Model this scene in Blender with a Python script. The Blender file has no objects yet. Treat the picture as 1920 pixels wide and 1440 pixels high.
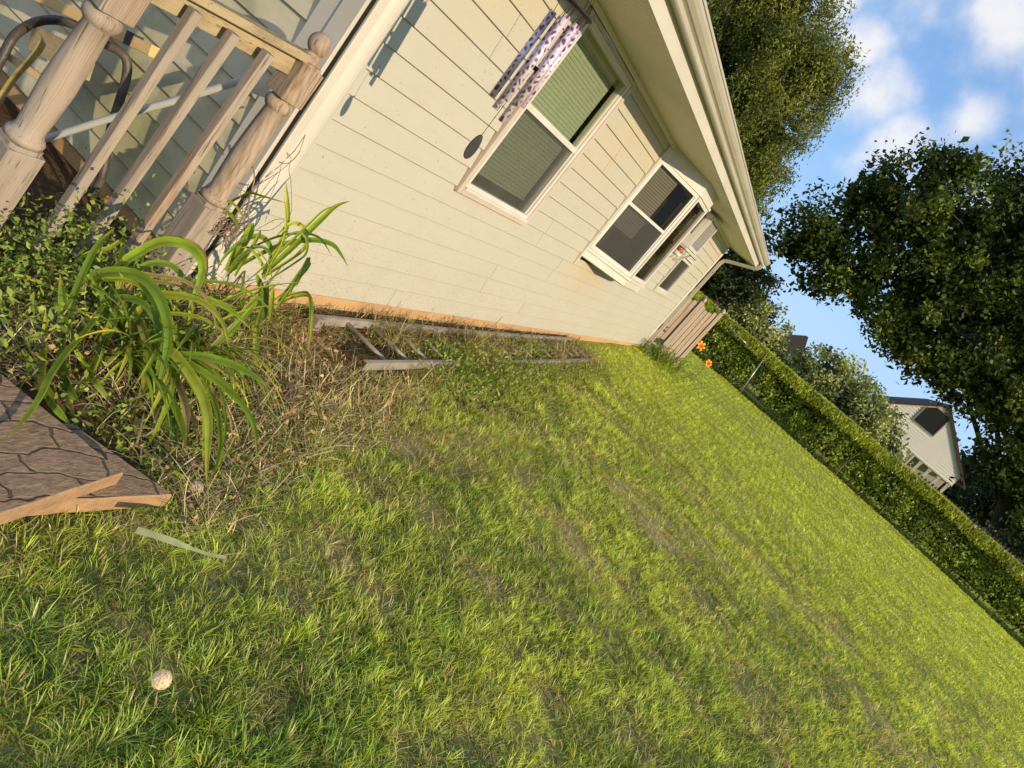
import bpy, bmesh, math, random
import numpy as np
from mathutils import Vector, Matrix

# ------------------------------------------------------------------ camera, sky, sun, exposure
SC = bpy.context.scene
COL = SC.collection
H = 1.72                       # eye height; all coordinates below are relative to the eye, H is added when meshes are linked
F_PX = 1384.17
# rows: camera right / down / forward in world axes (X along the house, Y into the house, Z up)
RC = np.array([[0.35930207, -0.69524354, 0.62252586],
               [-0.01998269, -0.67265078, -0.73969022],
               [0.93300735, 0.25333248, -0.25557765]])
cam = bpy.data.cameras.new('camera')
cam.sensor_fit = 'HORIZONTAL'; cam.sensor_width = 36.0
cam.lens = F_PX * 36.0 / 1920.0
cam.clip_start = 0.05; cam.clip_end = 2000
camo = bpy.data.objects.new('camera', cam); COL.objects.link(camo)
M = Matrix.Identity(4)
for i in range(3):
    M[i][0] = RC[0, i]; M[i][1] = -RC[1, i]; M[i][2] = -RC[2, i]
M[2][3] = H
camo.matrix_world = M
SC.camera = camo

SUN_D = Vector((0.32, 1.0, -0.318)).normalized()
SUN_EL = math.asin(-SUN_D.z)
SUN_AZ = math.atan2(-SUN_D.x, -SUN_D.y)
sl = bpy.data.lights.new('sun', 'SUN'); sl.energy = 2.6; sl.angle = math.radians(0.5); sl.color = (1.0, 0.83, 0.60)
so = bpy.data.objects.new('sun', sl); COL.objects.link(so)
so.rotation_euler = SUN_D.to_track_quat('-Z', 'Y').to_euler(); so.location = (-8, -30, 14)

W = bpy.data.worlds.new('World'); SC.world = W; W.use_nodes = True
def build_world():
    nt = W.node_tree; N = nt.nodes; L = nt.links; N.clear()
    out = N.new('ShaderNodeOutputWorld'); bg = N.new('ShaderNodeBackground')
    sky = N.new('ShaderNodeTexSky'); sky.sky_type = 'NISHITA'; sky.sun_disc = False
    sky.sun_elevation = SUN_EL; sky.sun_rotation = SUN_AZ % (2 * math.pi)
    sky.air_density = 1.0; sky.dust_density = 0.4; sky.ozone_density = 2.0
    tc = N.new('ShaderNodeTexCoord')
    def math_(op, a, b=None, clamp=False):
        m = N.new('ShaderNodeMath'); m.operation = op; m.use_clamp = clamp
        for k, v in enumerate((a, b)):
            if v is None: continue
            if isinstance(v, (int, float)): m.inputs[k].default_value = v
            else: L.new(v, m.inputs[k])
        return m.outputs[0]
    nz = N.new('ShaderNodeTexNoise'); nz.inputs['Scale'].default_value = 11.0; nz.inputs['Detail'].default_value = 8; nz.inputs['Roughness'].default_value = 0.55
    L.new(tc.outputs['Generated'], nz.inputs['Vector'])
    nz2 = N.new('ShaderNodeTexNoise'); nz2.inputs['Scale'].default_value = 3.6; nz2.inputs['Detail'].default_value = 6
    L.new(tc.outputs['Generated'], nz2.inputs['Vector'])
    # cloud banks and unseen fill: soft lobes round fixed sky directions, broken up by noise
    total = None
    for dx, dy, dz, size, amt in CLOUDS_AND_FILL:
        v = Vector((dx, dy, dz)).normalized()
        vm = N.new('ShaderNodeVectorMath'); vm.operation = 'DISTANCE'; L.new(tc.outputs['Generated'], vm.inputs[0])
        # stretch lobes a little along the horizon
        vm.inputs[1].default_value = v
        g = math_('MULTIPLY', math_('POWER', math_('DIVIDE', vm.outputs['Value'], size), 2.0), -1.0)
        e = math_('MULTIPLY', math_('EXPONENT', g), amt)
        total = e if total is None else math_('MAXIMUM', total, e)
    n = math_('MULTIPLY', math_('SUBTRACT', nz.outputs['Fac'], 0.5), 1.3)
    n2 = math_('MULTIPLY', math_('SUBTRACT', nz2.outputs['Fac'], 0.5), 0.5)
    d = math_('ADD', math_('ADD', total, n), n2)
    mr = N.new('ShaderNodeMapRange'); mr.interpolation_type = 'SMOOTHSTEP'
    mr.inputs['From Min'].default_value = 0.32; mr.inputs['From Max'].default_value = 1.0
    L.new(d, mr.inputs['Value'])
    fac = math_('MULTIPLY', mr.outputs['Result'], 0.86)
    # cloud colour: white where dense, blue-grey where thin
    cr = N.new('ShaderNodeValToRGB')
    cr.color_ramp.elements[0].position = 0.42; cr.color_ramp.elements[0].color = (3.5, 3.9, 4.8, 1)
    cr.color_ramp.elements[1].position = 0.78; cr.color_ramp.elements[1].color = (5.3, 5.1, 5.0, 1)
    L.new(math_('ADD', math_('MULTIPLY', d, 0.35), math_('MULTIPLY', nz.outputs['Fac'], 0.8)), cr.inputs['Fac'])
    hs = N.new('ShaderNodeHueSaturation'); hs.inputs['Saturation'].default_value = 1.12; hs.inputs['Value'].default_value = 1.0
    L.new(sky.outputs['Color'], hs.inputs['Color'])
    sp = N.new('ShaderNodeSeparateXYZ'); L.new(tc.outputs['Generated'], sp.inputs[0])
    hz = N.new('ShaderNodeMapRange'); hz.interpolation_type = 'SMOOTHSTEP'; hz.inputs['From Min'].default_value = 0.0; hz.inputs['From Max'].default_value = 0.42
    hz.inputs['To Min'].default_value = 0.9; hz.inputs['To Max'].default_value = 0.45; L.new(sp.outputs['Z'], hz.inputs['Value'])
    hc = N.new('ShaderNodeValToRGB'); hc.color_ramp.elements[0].color = (2.6, 3.8, 5.4, 1); hc.color_ramp.elements[1].color = (1.05, 2.45, 5.3, 1); hc.color_ramp.elements[1].position = 0.45
    L.new(sp.outputs['Z'], hc.inputs['Fac'])
    hm = N.new('ShaderNodeMix'); hm.data_type = 'RGBA'; L.new(hz.outputs[0], hm.inputs['Factor']); L.new(hs.outputs['Color'], hm.inputs['A']); L.new(hc.outputs[0], hm.inputs['B'])
    mx = N.new('ShaderNodeMix'); mx.data_type = 'RGBA'
    L.new(fac, mx.inputs['Factor']); L.new(hm.outputs['Result'], mx.inputs['A']); L.new(cr.outputs['Color'], mx.inputs['B'])
    L.new(mx.outputs['Result'], bg.inputs['Color']); bg.inputs['Strength'].default_value = 0.09
    L.new(bg.outputs[0], out.inputs[0])
def ray(u, v):
    return RC.T @ np.array([(u - 960) / F_PX, (v - 720) / F_PX, 1.0])
def wdir(u, v):
    r = ray(u, v); r = r / np.linalg.norm(r); return float(r[0]), float(r[1]), float(r[2])
CLOUDS_AND_FILL = [wdir(1625, 90) + (0.050, 0.75), wdir(1655, 170) + (0.055, 0.85), wdir(1690, 260) + (0.050, 0.85), wdir(1720, 320) + (0.04, 0.6),
          wdir(1838, 222) + (0.048, 0.95), wdir(1770, 240) + (0.045, 0.55), wdir(1900, 50) + (0.075, 0.75), wdir(1570, 0) + (0.04, 0.7),
          wdir(1950, -150) + (0.2, 0.8), wdir(2200, 300) + (0.25, 0.9), wdir(300, -700) + (0.3, 0.7), wdir(1200, -500) + (0.2, 0.7),
          (-0.5, -0.8, 0.35, 0.4, 0.8), (0.3, -0.9, 0.3, 0.25, 0.7), (-0.9, 0.1, 0.4, 0.6, 0.95), (-0.7, 0.6, 0.5, 0.5, 0.9), (-0.6, -0.3, 0.8, 0.5, 0.9)]  # last ones: unseen banks behind the camera, added to whiten ambient light
build_world()
SC.view_settings.view_transform = 'Standard'; SC.view_settings.look = 'None'
SC.view_settings.gamma = 1.0; SC.view_settings.exposure = 1.1
SC.render.engine = 'CYCLES'
SC.cycles.max_bounces = 8; SC.cycles.transparent_max_bounces = 12

rng = np.random.default_rng(7)
random.seed(7)

# ------------------------------------------------------------------ helpers
def pt(u, v, t):                # a world point seen in direction (u, v) at camera depth t
    return ray(u, v) * t
def onz(u, v, z):
    r = ray(u, v); return r * (z / r[2])
def ony(u, v, y):
    r = ray(u, v); return r * (y / r[1])
def onx(u, v, x):
    r = ray(u, v); return r * (x / r[0])
def project(P):
    q = np.asarray(P, float) @ RC.T
    return 960 + F_PX * q[..., 0] / q[..., 2], 720 + F_PX * q[..., 1] / q[..., 2], q[..., 2]
def smooth(a, b, x):
    t = np.clip((np.asarray(x, float) - a) / (b - a), 0, 1); return t * t * (3 - 2 * t)
_lat = np.random.default_rng(3).random((256, 256))
def vnoise(x, y):
    x = np.asarray(x, float); y = np.asarray(y, float)
    xi = np.floor(x).astype(int); yi = np.floor(y).astype(int); fx = x - xi; fy = y - yi
    fx = fx * fx * (3 - 2 * fx); fy = fy * fy * (3 - 2 * fy)
    g = lambda i, j: _lat[(xi + i) % 256, (yi + j) % 256]
    return (g(0, 0) * (1 - fx) + g(1, 0) * fx) * (1 - fy) + (g(0, 1) * (1 - fx) + g(1, 1) * fx) * fy
def fbm(x, y, o=4):
    s = 0; a = 0.5; f = 1.0
    for k in range(o):
        s = s + a * vnoise(x * f + 17.3 * k, y * f + 5.1 * k); a *= 0.5; f *= 2.03
    return s / (1 - 0.5 ** o)

def cr(pts, n=24):
    """Catmull-Rom resampling"""
    P = np.array(pts, float); P = np.vstack([2 * P[0] - P[1], P, 2 * P[-1] - P[-2]]); out = []; k = len(P) - 3
    for t in np.linspace(0, k - 1e-6, n):
        i = int(t); f = t - i; p0, p1, p2, p3 = P[i:i + 4]
        out.append(0.5 * ((2 * p1) + (-p0 + p2) * f + (2 * p0 - 5 * p1 + 4 * p2 - p3) * f * f + (-p0 + 3 * p1 - 3 * p2 + p3) * f ** 3))
    return np.array(out)

OFF = {}
def tag(o, label=None, cat=None, group=None, kind=None):
    if label: o['label'] = label
    if cat: o['category'] = cat
    if group: o['group'] = group
    if kind: o['kind'] = kind
    return o
def empty(name, loc, label, cat, group=None):
    o = bpy.data.objects.new(name, None); COL.objects.link(o); o.empty_display_size = 0.2
    w = np.array(loc, float) + np.array([0, 0, H])
    o.location = w; OFF[o.name] = w
    return tag(o, label, cat, group)

def link_mesh(name, me, mats, parent=None, base=None):
    """me holds world coordinates (with H); shifts them to the parent's or the base's frame"""
    if not isinstance(mats, (list, tuple)): mats = [mats]
    for m in mats: me.materials.append(m)
    o = bpy.data.objects.new(name, me); COL.objects.link(o)
    if parent is not None:
        off = OFF[parent.name]; o.parent = parent; OFF[o.name] = off
    else:
        off = np.zeros(3) if base is None else np.array(base, float) + np.array([0, 0, H])
        o.location = off; OFF[o.name] = off
    n = len(me.vertices); co = np.empty(n * 3); me.vertices.foreach_get('co', co)
    co = co.reshape(-1, 3) - off; me.vertices.foreach_set('co', co.ravel()); me.update()
    return o

class MB:
    def __init__(s): s.v = []; s.f = []; s.mi = []; s.cur = 0; s.sm = []; s.vc = []; s.cc = None
    def add(s, vs, fs, smooth_=False):
        b = len(s.v); s.v.extend([tuple(map(float, p)) for p in vs]); s.vc.extend([s.cc] * len(vs))
        for f in fs:
            s.f.append(tuple(b + i for i in f)); s.mi.append(s.cur); s.sm.append(smooth_)
    def box(s, lo, hi):
        x0, y0, z0 = lo; x1, y1, z1 = hi
        s.add([(x0, y0, z0), (x1, y0, z0), (x1, y1, z0), (x0, y1, z0), (x0, y0, z1), (x1, y0, z1), (x1, y1, z1), (x0, y1, z1)],
              [(0, 3, 2, 1), (4, 5, 6, 7), (0, 1, 5, 4), (1, 2, 6, 5), (2, 3, 7, 6), (3, 0, 4, 7)])
    def obox(s, c, ax, ay, az, cham=0.0):
        """box with half-axis vectors; cham bevels the four long (az) edges"""
        c, ax, ay, az = (np.array(k, float) for k in (c, ax, ay, az))
        if cham <= 0:
            prof = [(-1, -1), (1, -1), (1, 1), (-1, 1)]
        else:
            lx = 1 - cham / np.linalg.norm(ax); ly = 1 - cham / np.linalg.norm(ay)
            prof = [(-lx, -1), (lx, -1), (1, -ly), (1, ly), (lx, 1), (-lx, 1), (-1, ly), (-1, -ly)]
        n = len(prof); vs = [c + a * ax + b * ay - az for a, b in prof] + [c + a * ax + b * ay + az for a, b in prof]
        s.add(vs, [tuple(range(n - 1, -1, -1)), tuple(range(n, 2 * n))] + [(i, (i + 1) % n, n + (i + 1) % n, n + i) for i in range(n)])
    def beam(s, p, q, w, h, up=(0, 0, 1), cham=0.0):
        p = np.array(p, float); q = np.array(q, float); d = q - p; L = np.linalg.norm(d); d /= L
        up = np.array(up, float); sx = np.cross(d, up); sx /= np.linalg.norm(sx); uy = np.cross(sx, d)
        s.obox((p + q) / 2, sx * w / 2, uy * h / 2, d * L / 2, cham)
    def prism(s, poly, fn, a, b):
        """poly of 2-D points, fn(p, t) -> 3-D"""
        n = len(poly); vs = [fn(p, a) for p in poly] + [fn(p, b) for p in poly]
        s.add(vs, [tuple(range(n - 1, -1, -1)), tuple(range(n, 2 * n))] + [(i, (i + 1) % n, n + (i + 1) % n, n + i) for i in range(n)])
    def tube(s, pts, r, n=8, caps=True):
        pts = np.array(pts, float); m = len(pts); r = np.full(m, r) if np.isscalar(r) else np.array(r, float)
        d = np.gradient(pts, axis=0); d /= np.linalg.norm(d, axis=1)[:, None] + 1e-12
        ref = np.array([0, 0, 1.0]) if abs(d[0][2]) < 0.9 else np.array([1.0, 0, 0])
        u = np.cross(d[0], ref); u /= np.linalg.norm(u); vs = []
        for i in range(m):
            u = u - d[i] * (u @ d[i]); u /= np.linalg.norm(u) + 1e-12; w = np.cross(d[i], u)
            for k in range(n):
                a = 2 * math.pi * k / n; vs.append(pts[i] + r[i] * (math.cos(a) * u + math.sin(a) * w))
        fs = [(i * n + k, i * n + (k + 1) % n, (i + 1) * n + (k + 1) % n, (i + 1) * n + k) for i in range(m - 1) for k in range(n)]
        if caps: fs += [tuple(range(n - 1, -1, -1)), tuple((m - 1) * n + k for k in range(n))]
        s.add(vs, fs, True)
    def lathe(s, p, q, prof, n=24):
        """prof: (distance along p->q in metres, radius)"""
        p = np.array(p, float); d = np.array(q, float) - p; d /= np.linalg.norm(d)
        u = np.cross(d, (0.3, 0.9, 0.1)); u /= np.linalg.norm(u); w = np.cross(d, u); vs = []
        for t, r in prof:
            for k in range(n):
                a = 2 * math.pi * k / n; vs.append(p + d * t + r * (math.cos(a) * u + math.sin(a) * w))
        m = len(prof)
        fs = [(i * n + k, i * n + (k + 1) % n, (i + 1) * n + (k + 1) % n, (i + 1) * n + k) for i in range(m - 1) for k in range(n)]
        fs += [tuple(range(n - 1, -1, -1)), tuple((m - 1) * n + k for k in range(n))]
        s.add(vs, fs, True)
    def leaf(s, pts, width, side=None, fold=0.25, prof=None):
        """strap leaf along a polyline, folded along its keel"""
        pts = np.array(pts, float); m = len(pts); d = np.gradient(pts, axis=0); d /= np.linalg.norm(d, axis=1)[:, None] + 1e-9
        vs = []; sd = None
        for i in range(m):
            t = i / (m - 1)
            if side is not None: x = np.array(side, float)
            else: x = np.cross(d[i], (0, 0, 1.0))
            x = x - d[i] * (x @ d[i])
            if np.linalg.norm(x) < 1e-3: x = sd if sd is not None else np.array([1.0, 0, 0])
            x /= np.linalg.norm(x)
            if sd is not None and x @ sd < 0: x = -x
            sd = x; nrm = np.cross(x, d[i])
            w = width * (prof(t) if prof else (0.55 + 0.45 * min(1, t / 0.35)) * (1 - max(0, (t - 0.55) / 0.45) ** 1.8))
            w = max(w, width * 0.03)
            vs += [pts[i] - x * w / 2 + nrm * w * fold, pts[i], pts[i], pts[i] + x * w / 2 + nrm * w * fold]
        fs = []
        for i in range(m - 1):
            a = 4 * i; b = a + 4
            fs += [(a, a + 1, b + 1, b), (a + 2, a + 3, b + 3, b + 2)]
        s.add(vs, fs, True)
    def build(s, name, mats, parent=None, base=None, recalc=True, bevel=0.0):
        me = bpy.data.meshes.new(name)
        v = np.array(s.v, float) + np.array([0, 0, H])
        me.from_pydata(v.tolist(), [], s.f)
        me.polygons.foreach_set('material_index', s.mi); me.polygons.foreach_set('use_smooth', s.sm)
        if recalc or bevel > 0:
            bm = bmesh.new(); bm.from_mesh(me)
            if recalc: bmesh.ops.recalc_face_normals(bm, faces=bm.faces)
            if bevel > 0:
                ed = [e for e in bm.edges if len(e.link_faces) == 2 and e.calc_face_angle(0) > 0.6 and not all(f.smooth for f in e.link_faces)]
                bmesh.ops.bevel(bm, geom=ed, offset=bevel, segments=2, affect='EDGES', profile=0.6, clamp_overlap=True)
            bm.to_mesh(me); bm.free()
        if any(c is not None for c in s.vc):
            a = me.color_attributes.new('tint', 'FLOAT_COLOR', 'POINT')
            c = np.array([(*(k or (0.1, 0.15, 0.03)), 1) for k in s.vc], np.float32); a.data.foreach_set('color', c.ravel())
        return link_mesh(name, me, mats, parent, base)

def arrays_mesh(name, verts, quads=None, tris=None, colors=None, sm=False):
    me = bpy.data.meshes.new(name); nv = len(verts)
    v = np.array(verts, dtype=np.float32).copy(); v[:, 2] += H
    me.vertices.add(nv); me.vertices.foreach_set('co', v.ravel())
    nq = 0 if quads is None else len(quads); ntr = 0 if tris is None else len(tris)
    loops = []; starts = []
    if nq: loops.append(np.asarray(quads, np.int32).ravel()); starts.append(np.arange(nq, dtype=np.int32) * 4)
    if ntr: loops.append(np.asarray(tris, np.int32).ravel()); starts.append(nq * 4 + np.arange(ntr, dtype=np.int32) * 3)
    loops = np.concatenate(loops); starts = np.concatenate(starts)
    me.loops.add(len(loops)); me.loops.foreach_set('vertex_index', loops)
    me.polygons.add(nq + ntr); me.polygons.foreach_set('loop_start', starts)
    me.update(calc_edges=True)
    if sm: me.polygons.foreach_set('use_smooth', np.ones(nq + ntr, bool))
    if colors is not None:
        a = me.color_attributes.new('tint', 'FLOAT_COLOR', 'POINT')
        c = np.ones((nv, 4), np.float32); c[:, :3] = colors; a.data.foreach_set('color', c.ravel())
    return me

# ------------------------------------------------------------------ materials
def newmat(name):
    m = bpy.data.materials.new(name); m.use_nodes = True
    nt = m.node_tree; nt.nodes.clear()
    return m, nt, nt.nodes, nt.links
def mat(name, c1, c2=None, rough=0.6, scale=(6, 6, 6), bump=0.0, bscale=60, metal=0.0, spec=0.4, spots=None, detail=5, ramp=(0.35, 0.7), coat=0.0):
    m, nt, N, L = newmat(name)
    o = N.new('ShaderNodeOutputMaterial'); b = N.new('ShaderNodeBsdfPrincipled'); L.new(b.outputs[0], o.inputs[0])
    b.inputs['Roughness'].default_value = rough; b.inputs['Metallic'].default_value = metal; b.inputs['Specular IOR Level'].default_value = spec
    b.inputs['Coat Weight'].default_value = coat
    tc = N.new('ShaderNodeTexCoord'); mp = N.new('ShaderNodeMapping'); mp.inputs['Scale'].default_value = scale
    L.new(tc.outputs['Object'], mp.inputs[0])
    col = None
    if c2 is not None:
        nz = N.new('ShaderNodeTexNoise'); nz.inputs['Scale'].default_value = 1.0; nz.inputs['Detail'].default_value = detail; nz.inputs['Roughness'].default_value = 0.6
        L.new(mp.outputs[0], nz.inputs['Vector'])
        r = N.new('ShaderNodeValToRGB'); r.color_ramp.elements[0].position = ramp[0]; r.color_ramp.elements[1].position = ramp[1]
        r.color_ramp.elements[0].color = (*c1, 1); r.color_ramp.elements[1].color = (*c2, 1)
        L.new(nz.outputs['Fac'], r.inputs[0]); col = r.outputs[0]
    if spots is not None:
        sc_, sp, amount = spots
        n2 = N.new('ShaderNodeTexNoise'); n2.inputs['Scale'].default_value = sc_; n2.inputs['Detail'].default_value = 4
        L.new(tc.outputs['Object'], n2.inputs['Vector'])
        mr = N.new('ShaderNodeMapRange'); mr.inputs['From Min'].default_value = amount; mr.inputs['From Max'].default_value = amount + 0.12
        L.new(n2.outputs['Fac'], mr.inputs['Value'])
        mx = N.new('ShaderNodeMix'); mx.data_type = 'RGBA'; L.new(mr.outputs[0], mx.inputs['Factor'])
        if col is not None: L.new(col, mx.inputs['A'])
        else: mx.inputs['A'].default_value = (*c1, 1)
        mx.inputs['B'].default_value = (*sp, 1); col = mx.outputs['Result']
    if col is not None: L.new(col, b.inputs['Base Color'])
    else: b.inputs['Base Color'].default_value = (*c1, 1)
    if bump > 0:
        n3 = N.new('ShaderNodeTexNoise'); n3.inputs['Scale'].default_value = bscale; n3.inputs['Detail'].default_value = 6
        L.new(tc.outputs['Object'], n3.inputs['Vector'])
        bp = N.new('ShaderNodeBump'); bp.inputs['Strength'].default_value = bump; bp.inputs['Distance'].default_value = 0.01
        L.new(n3.outputs['Fac'], bp.inputs['Height']); L.new(bp.outputs[0], b.inputs['Normal'])
    return m
def wood(name, pale, dark, axis='z', grey=(0.34, 0.30, 0.25), rings=True, freq=26.0):
    """weathered timber: stretched noise along the grain, fine cracks, cathedral figure"""
    m, nt, N, L = newmat(name)
    o = N.new('ShaderNodeOutputMaterial'); b = N.new('ShaderNodeBsdfPrincipled'); L.new(b.outputs[0], o.inputs[0])
    b.inputs['Roughness'].default_value = 0.8; b.inputs['Specular IOR Level'].default_value = 0.2
    tc = N.new('ShaderNodeTexCoord')
    def stretched(f, along, det=6, dist=0.0):
        mp = N.new('ShaderNodeMapping'); s = [f, f, f]; s['xyz'.index(axis)] = along
        mp.inputs['Scale'].default_value = s; L.new(tc.outputs['Object'], mp.inputs[0])
        n = N.new('ShaderNodeTexNoise'); n.inputs['Scale'].default_value = 1.0; n.inputs['Detail'].default_value = det; n.inputs['Distortion'].default_value = dist
        L.new(mp.outputs[0], n.inputs['Vector']); return n.outputs['Fac'], mp
    f1, mp1 = stretched(freq, 1.6, 6, 0.6)
    f2, _ = stretched(4.0, 1.2, 4)
    f3, _ = stretched(90.0, 2.2, 3)
    # growth rings
    mpw = N.new('ShaderNodeMapping'); s = [9.0, 9.0, 9.0]; s['xyz'.index(axis)] = 0.9; mpw.inputs['Scale'].default_value = s
    L.new(tc.outputs['Object'], mpw.inputs[0])
    wv = N.new('ShaderNodeTexWave'); wv.wave_type = 'RINGS'; wv.rings_direction = 'SPHERICAL'; wv.inputs['Scale'].default_value = 4.0
    wv.inputs['Distortion'].default_value = 5.0; wv.inputs['Detail'].default_value = 2.0; wv.inputs['Detail Scale'].default_value = 1.2
    L.new(mpw.outputs[0], wv.inputs['Vector'])
    r = N.new('ShaderNodeValToRGB'); e = r.color_ramp.elements
    e[0].position = 0.22; e[0].color = (*dark, 1); e[1].position = 0.60; e[1].color = (*pale, 1)
    mixf = N.new('ShaderNodeMix'); mixf.data_type = 'FLOAT'; mixf.inputs['Factor'].default_value = 0.16 if rings else 0.05
    L.new(f1, mixf.inputs['A']); L.new(wv.outputs['Fac'], mixf.inputs['B']); L.new(mixf.outputs['Result'], r.inputs[0])
    mg = N.new('ShaderNodeMix'); mg.data_type = 'RGBA'; mr = N.new('ShaderNodeMapRange')
    mr.inputs['From Min'].default_value = 0.38; mr.inputs['From Max'].default_value = 0.66; mr.inputs['To Max'].default_value = 0.7
    L.new(f2, mr.inputs['Value']); L.new(mr.outputs[0], mg.inputs['Factor']); L.new(r.outputs[0], mg.inputs['A']); mg.inputs['B'].default_value = (*grey, 1)
    ck = N.new('ShaderNodeMapRange'); ck.inputs['From Min'].default_value = 0.30; ck.inputs['From Max'].default_value = 0.37; ck.inputs['To Min'].default_value = 0.45
    L.new(f3, ck.inputs['Value'])
    mc = N.new('ShaderNodeMix'); mc.data_type = 'RGBA'; mc.blend_type = 'MULTIPLY'; mc.inputs['Factor'].default_value = 1.0
    L.new(mg.outputs['Result'], mc.inputs['A']); L.new(ck.outputs[0], mc.inputs['B'])
    L.new(mc.outputs['Result'], b.inputs['Base Color'])
    bp = N.new('ShaderNodeBump'); bp.inputs['Strength'].default_value = 0.5; bp.inputs['Distance'].default_value = 0.004
    ad = N.new('ShaderNodeMath'); ad.operation = 'ADD'; L.new(f1, ad.inputs[0]); L.new(ck.outputs[0], ad.inputs[1])
    L.new(ad.outputs[0], bp.inputs['Height']); L.new(bp.outputs[0], b.inputs['Normal'])
    return m
def foliage(name, rough=0.55, trans=0.35, spec=0.3, gain=1.0, var=0.25, nscale=3.0, tcol=(1.25, 1.15, 0.5)):
    """leaf material: base colour from the 'tint' attribute, some light passing through"""
    m, nt, N, L = newmat(name)
    o = N.new('ShaderNodeOutputMaterial'); b = N.new('ShaderNodeBsdfPrincipled'); t = N.new('ShaderNodeBsdfTranslucent'); mx = N.new('ShaderNodeMixShader')
    a = N.new('ShaderNodeAttribute'); a.attribute_name = 'tint'
    tc = N.new('ShaderNodeTexCoord'); nz = N.new('ShaderNodeTexNoise'); nz.inputs['Scale'].default_value = nscale; nz.inputs['Detail'].default_value = 3
    L.new(tc.outputs['Object'], nz.inputs['Vector'])
    mr = N.new('ShaderNodeMapRange'); mr.inputs['From Min'].default_value = 0.3; mr.inputs['From Max'].default_value = 0.7
    mr.inputs['To Min'].default_value = gain * (1 - var); mr.inputs['To Max'].default_value = gain * (1 + var); L.new(nz.outputs['Fac'], mr.inputs['Value'])
    sc_ = N.new('ShaderNodeVectorMath'); sc_.operation = 'SCALE'; L.new(a.outputs['Color'], sc_.inputs[0]); L.new(mr.outputs[0], sc_.inputs['Scale'])
    tm = N.new('ShaderNodeVectorMath'); tm.operation = 'MULTIPLY'; L.new(sc_.outputs[0], tm.inputs[0]); tm.inputs[1].default_value = tcol
    L.new(sc_.outputs[0], b.inputs['Base Color']); L.new(tm.outputs[0], t.inputs['Color'])
    b.inputs['Roughness'].default_value = rough; b.inputs['Specular IOR Level'].default_value = spec
    mx.inputs[0].default_value = trans; L.new(b.outputs[0], mx.inputs[1]); L.new(t.outputs[0], mx.inputs[2]); L.new(mx.outputs[0], o.inputs[0])
    return m
def glass(name, tint=(0.55, 0.6, 0.55), gl=(0.95, 0.92, 0.85), rough=0.0, base=0.10, edge=0.8):
    m, nt, N, L = newmat(name)
    o = N.new('ShaderNodeOutputMaterial'); g = N.new('ShaderNodeBsdfGlossy'); t = N.new('ShaderNodeBsdfTransparent'); mx = N.new('ShaderNodeMixShader')
    g.inputs['Roughness'].default_value = rough; g.inputs['Color'].default_value = (*gl, 1); t.inputs['Color'].default_value = (*tint, 1)
    lw = N.new('ShaderNodeLayerWeight'); lw.inputs['Blend'].default_value = 0.5
    pw = N.new('ShaderNodeMath'); pw.operation = 'POWER'; pw.inputs[1].default_value = 3.5; L.new(lw.outputs['Facing'], pw.inputs[0])
    ad = N.new('ShaderNodeMath'); ad.operation = 'MULTIPLY_ADD'; ad.use_clamp = True; ad.inputs[1].default_value = edge; ad.inputs[2].default_value = base * 0.5
    L.new(pw.outputs[0], ad.inputs[0]); L.new(ad.outputs[0], mx.inputs[0]); L.new(t.outputs[0], mx.inputs[1]); L.new(g.outputs[0], mx.inputs[2]); L.new(mx.outputs[0], o.inputs[0])
    return m

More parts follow.
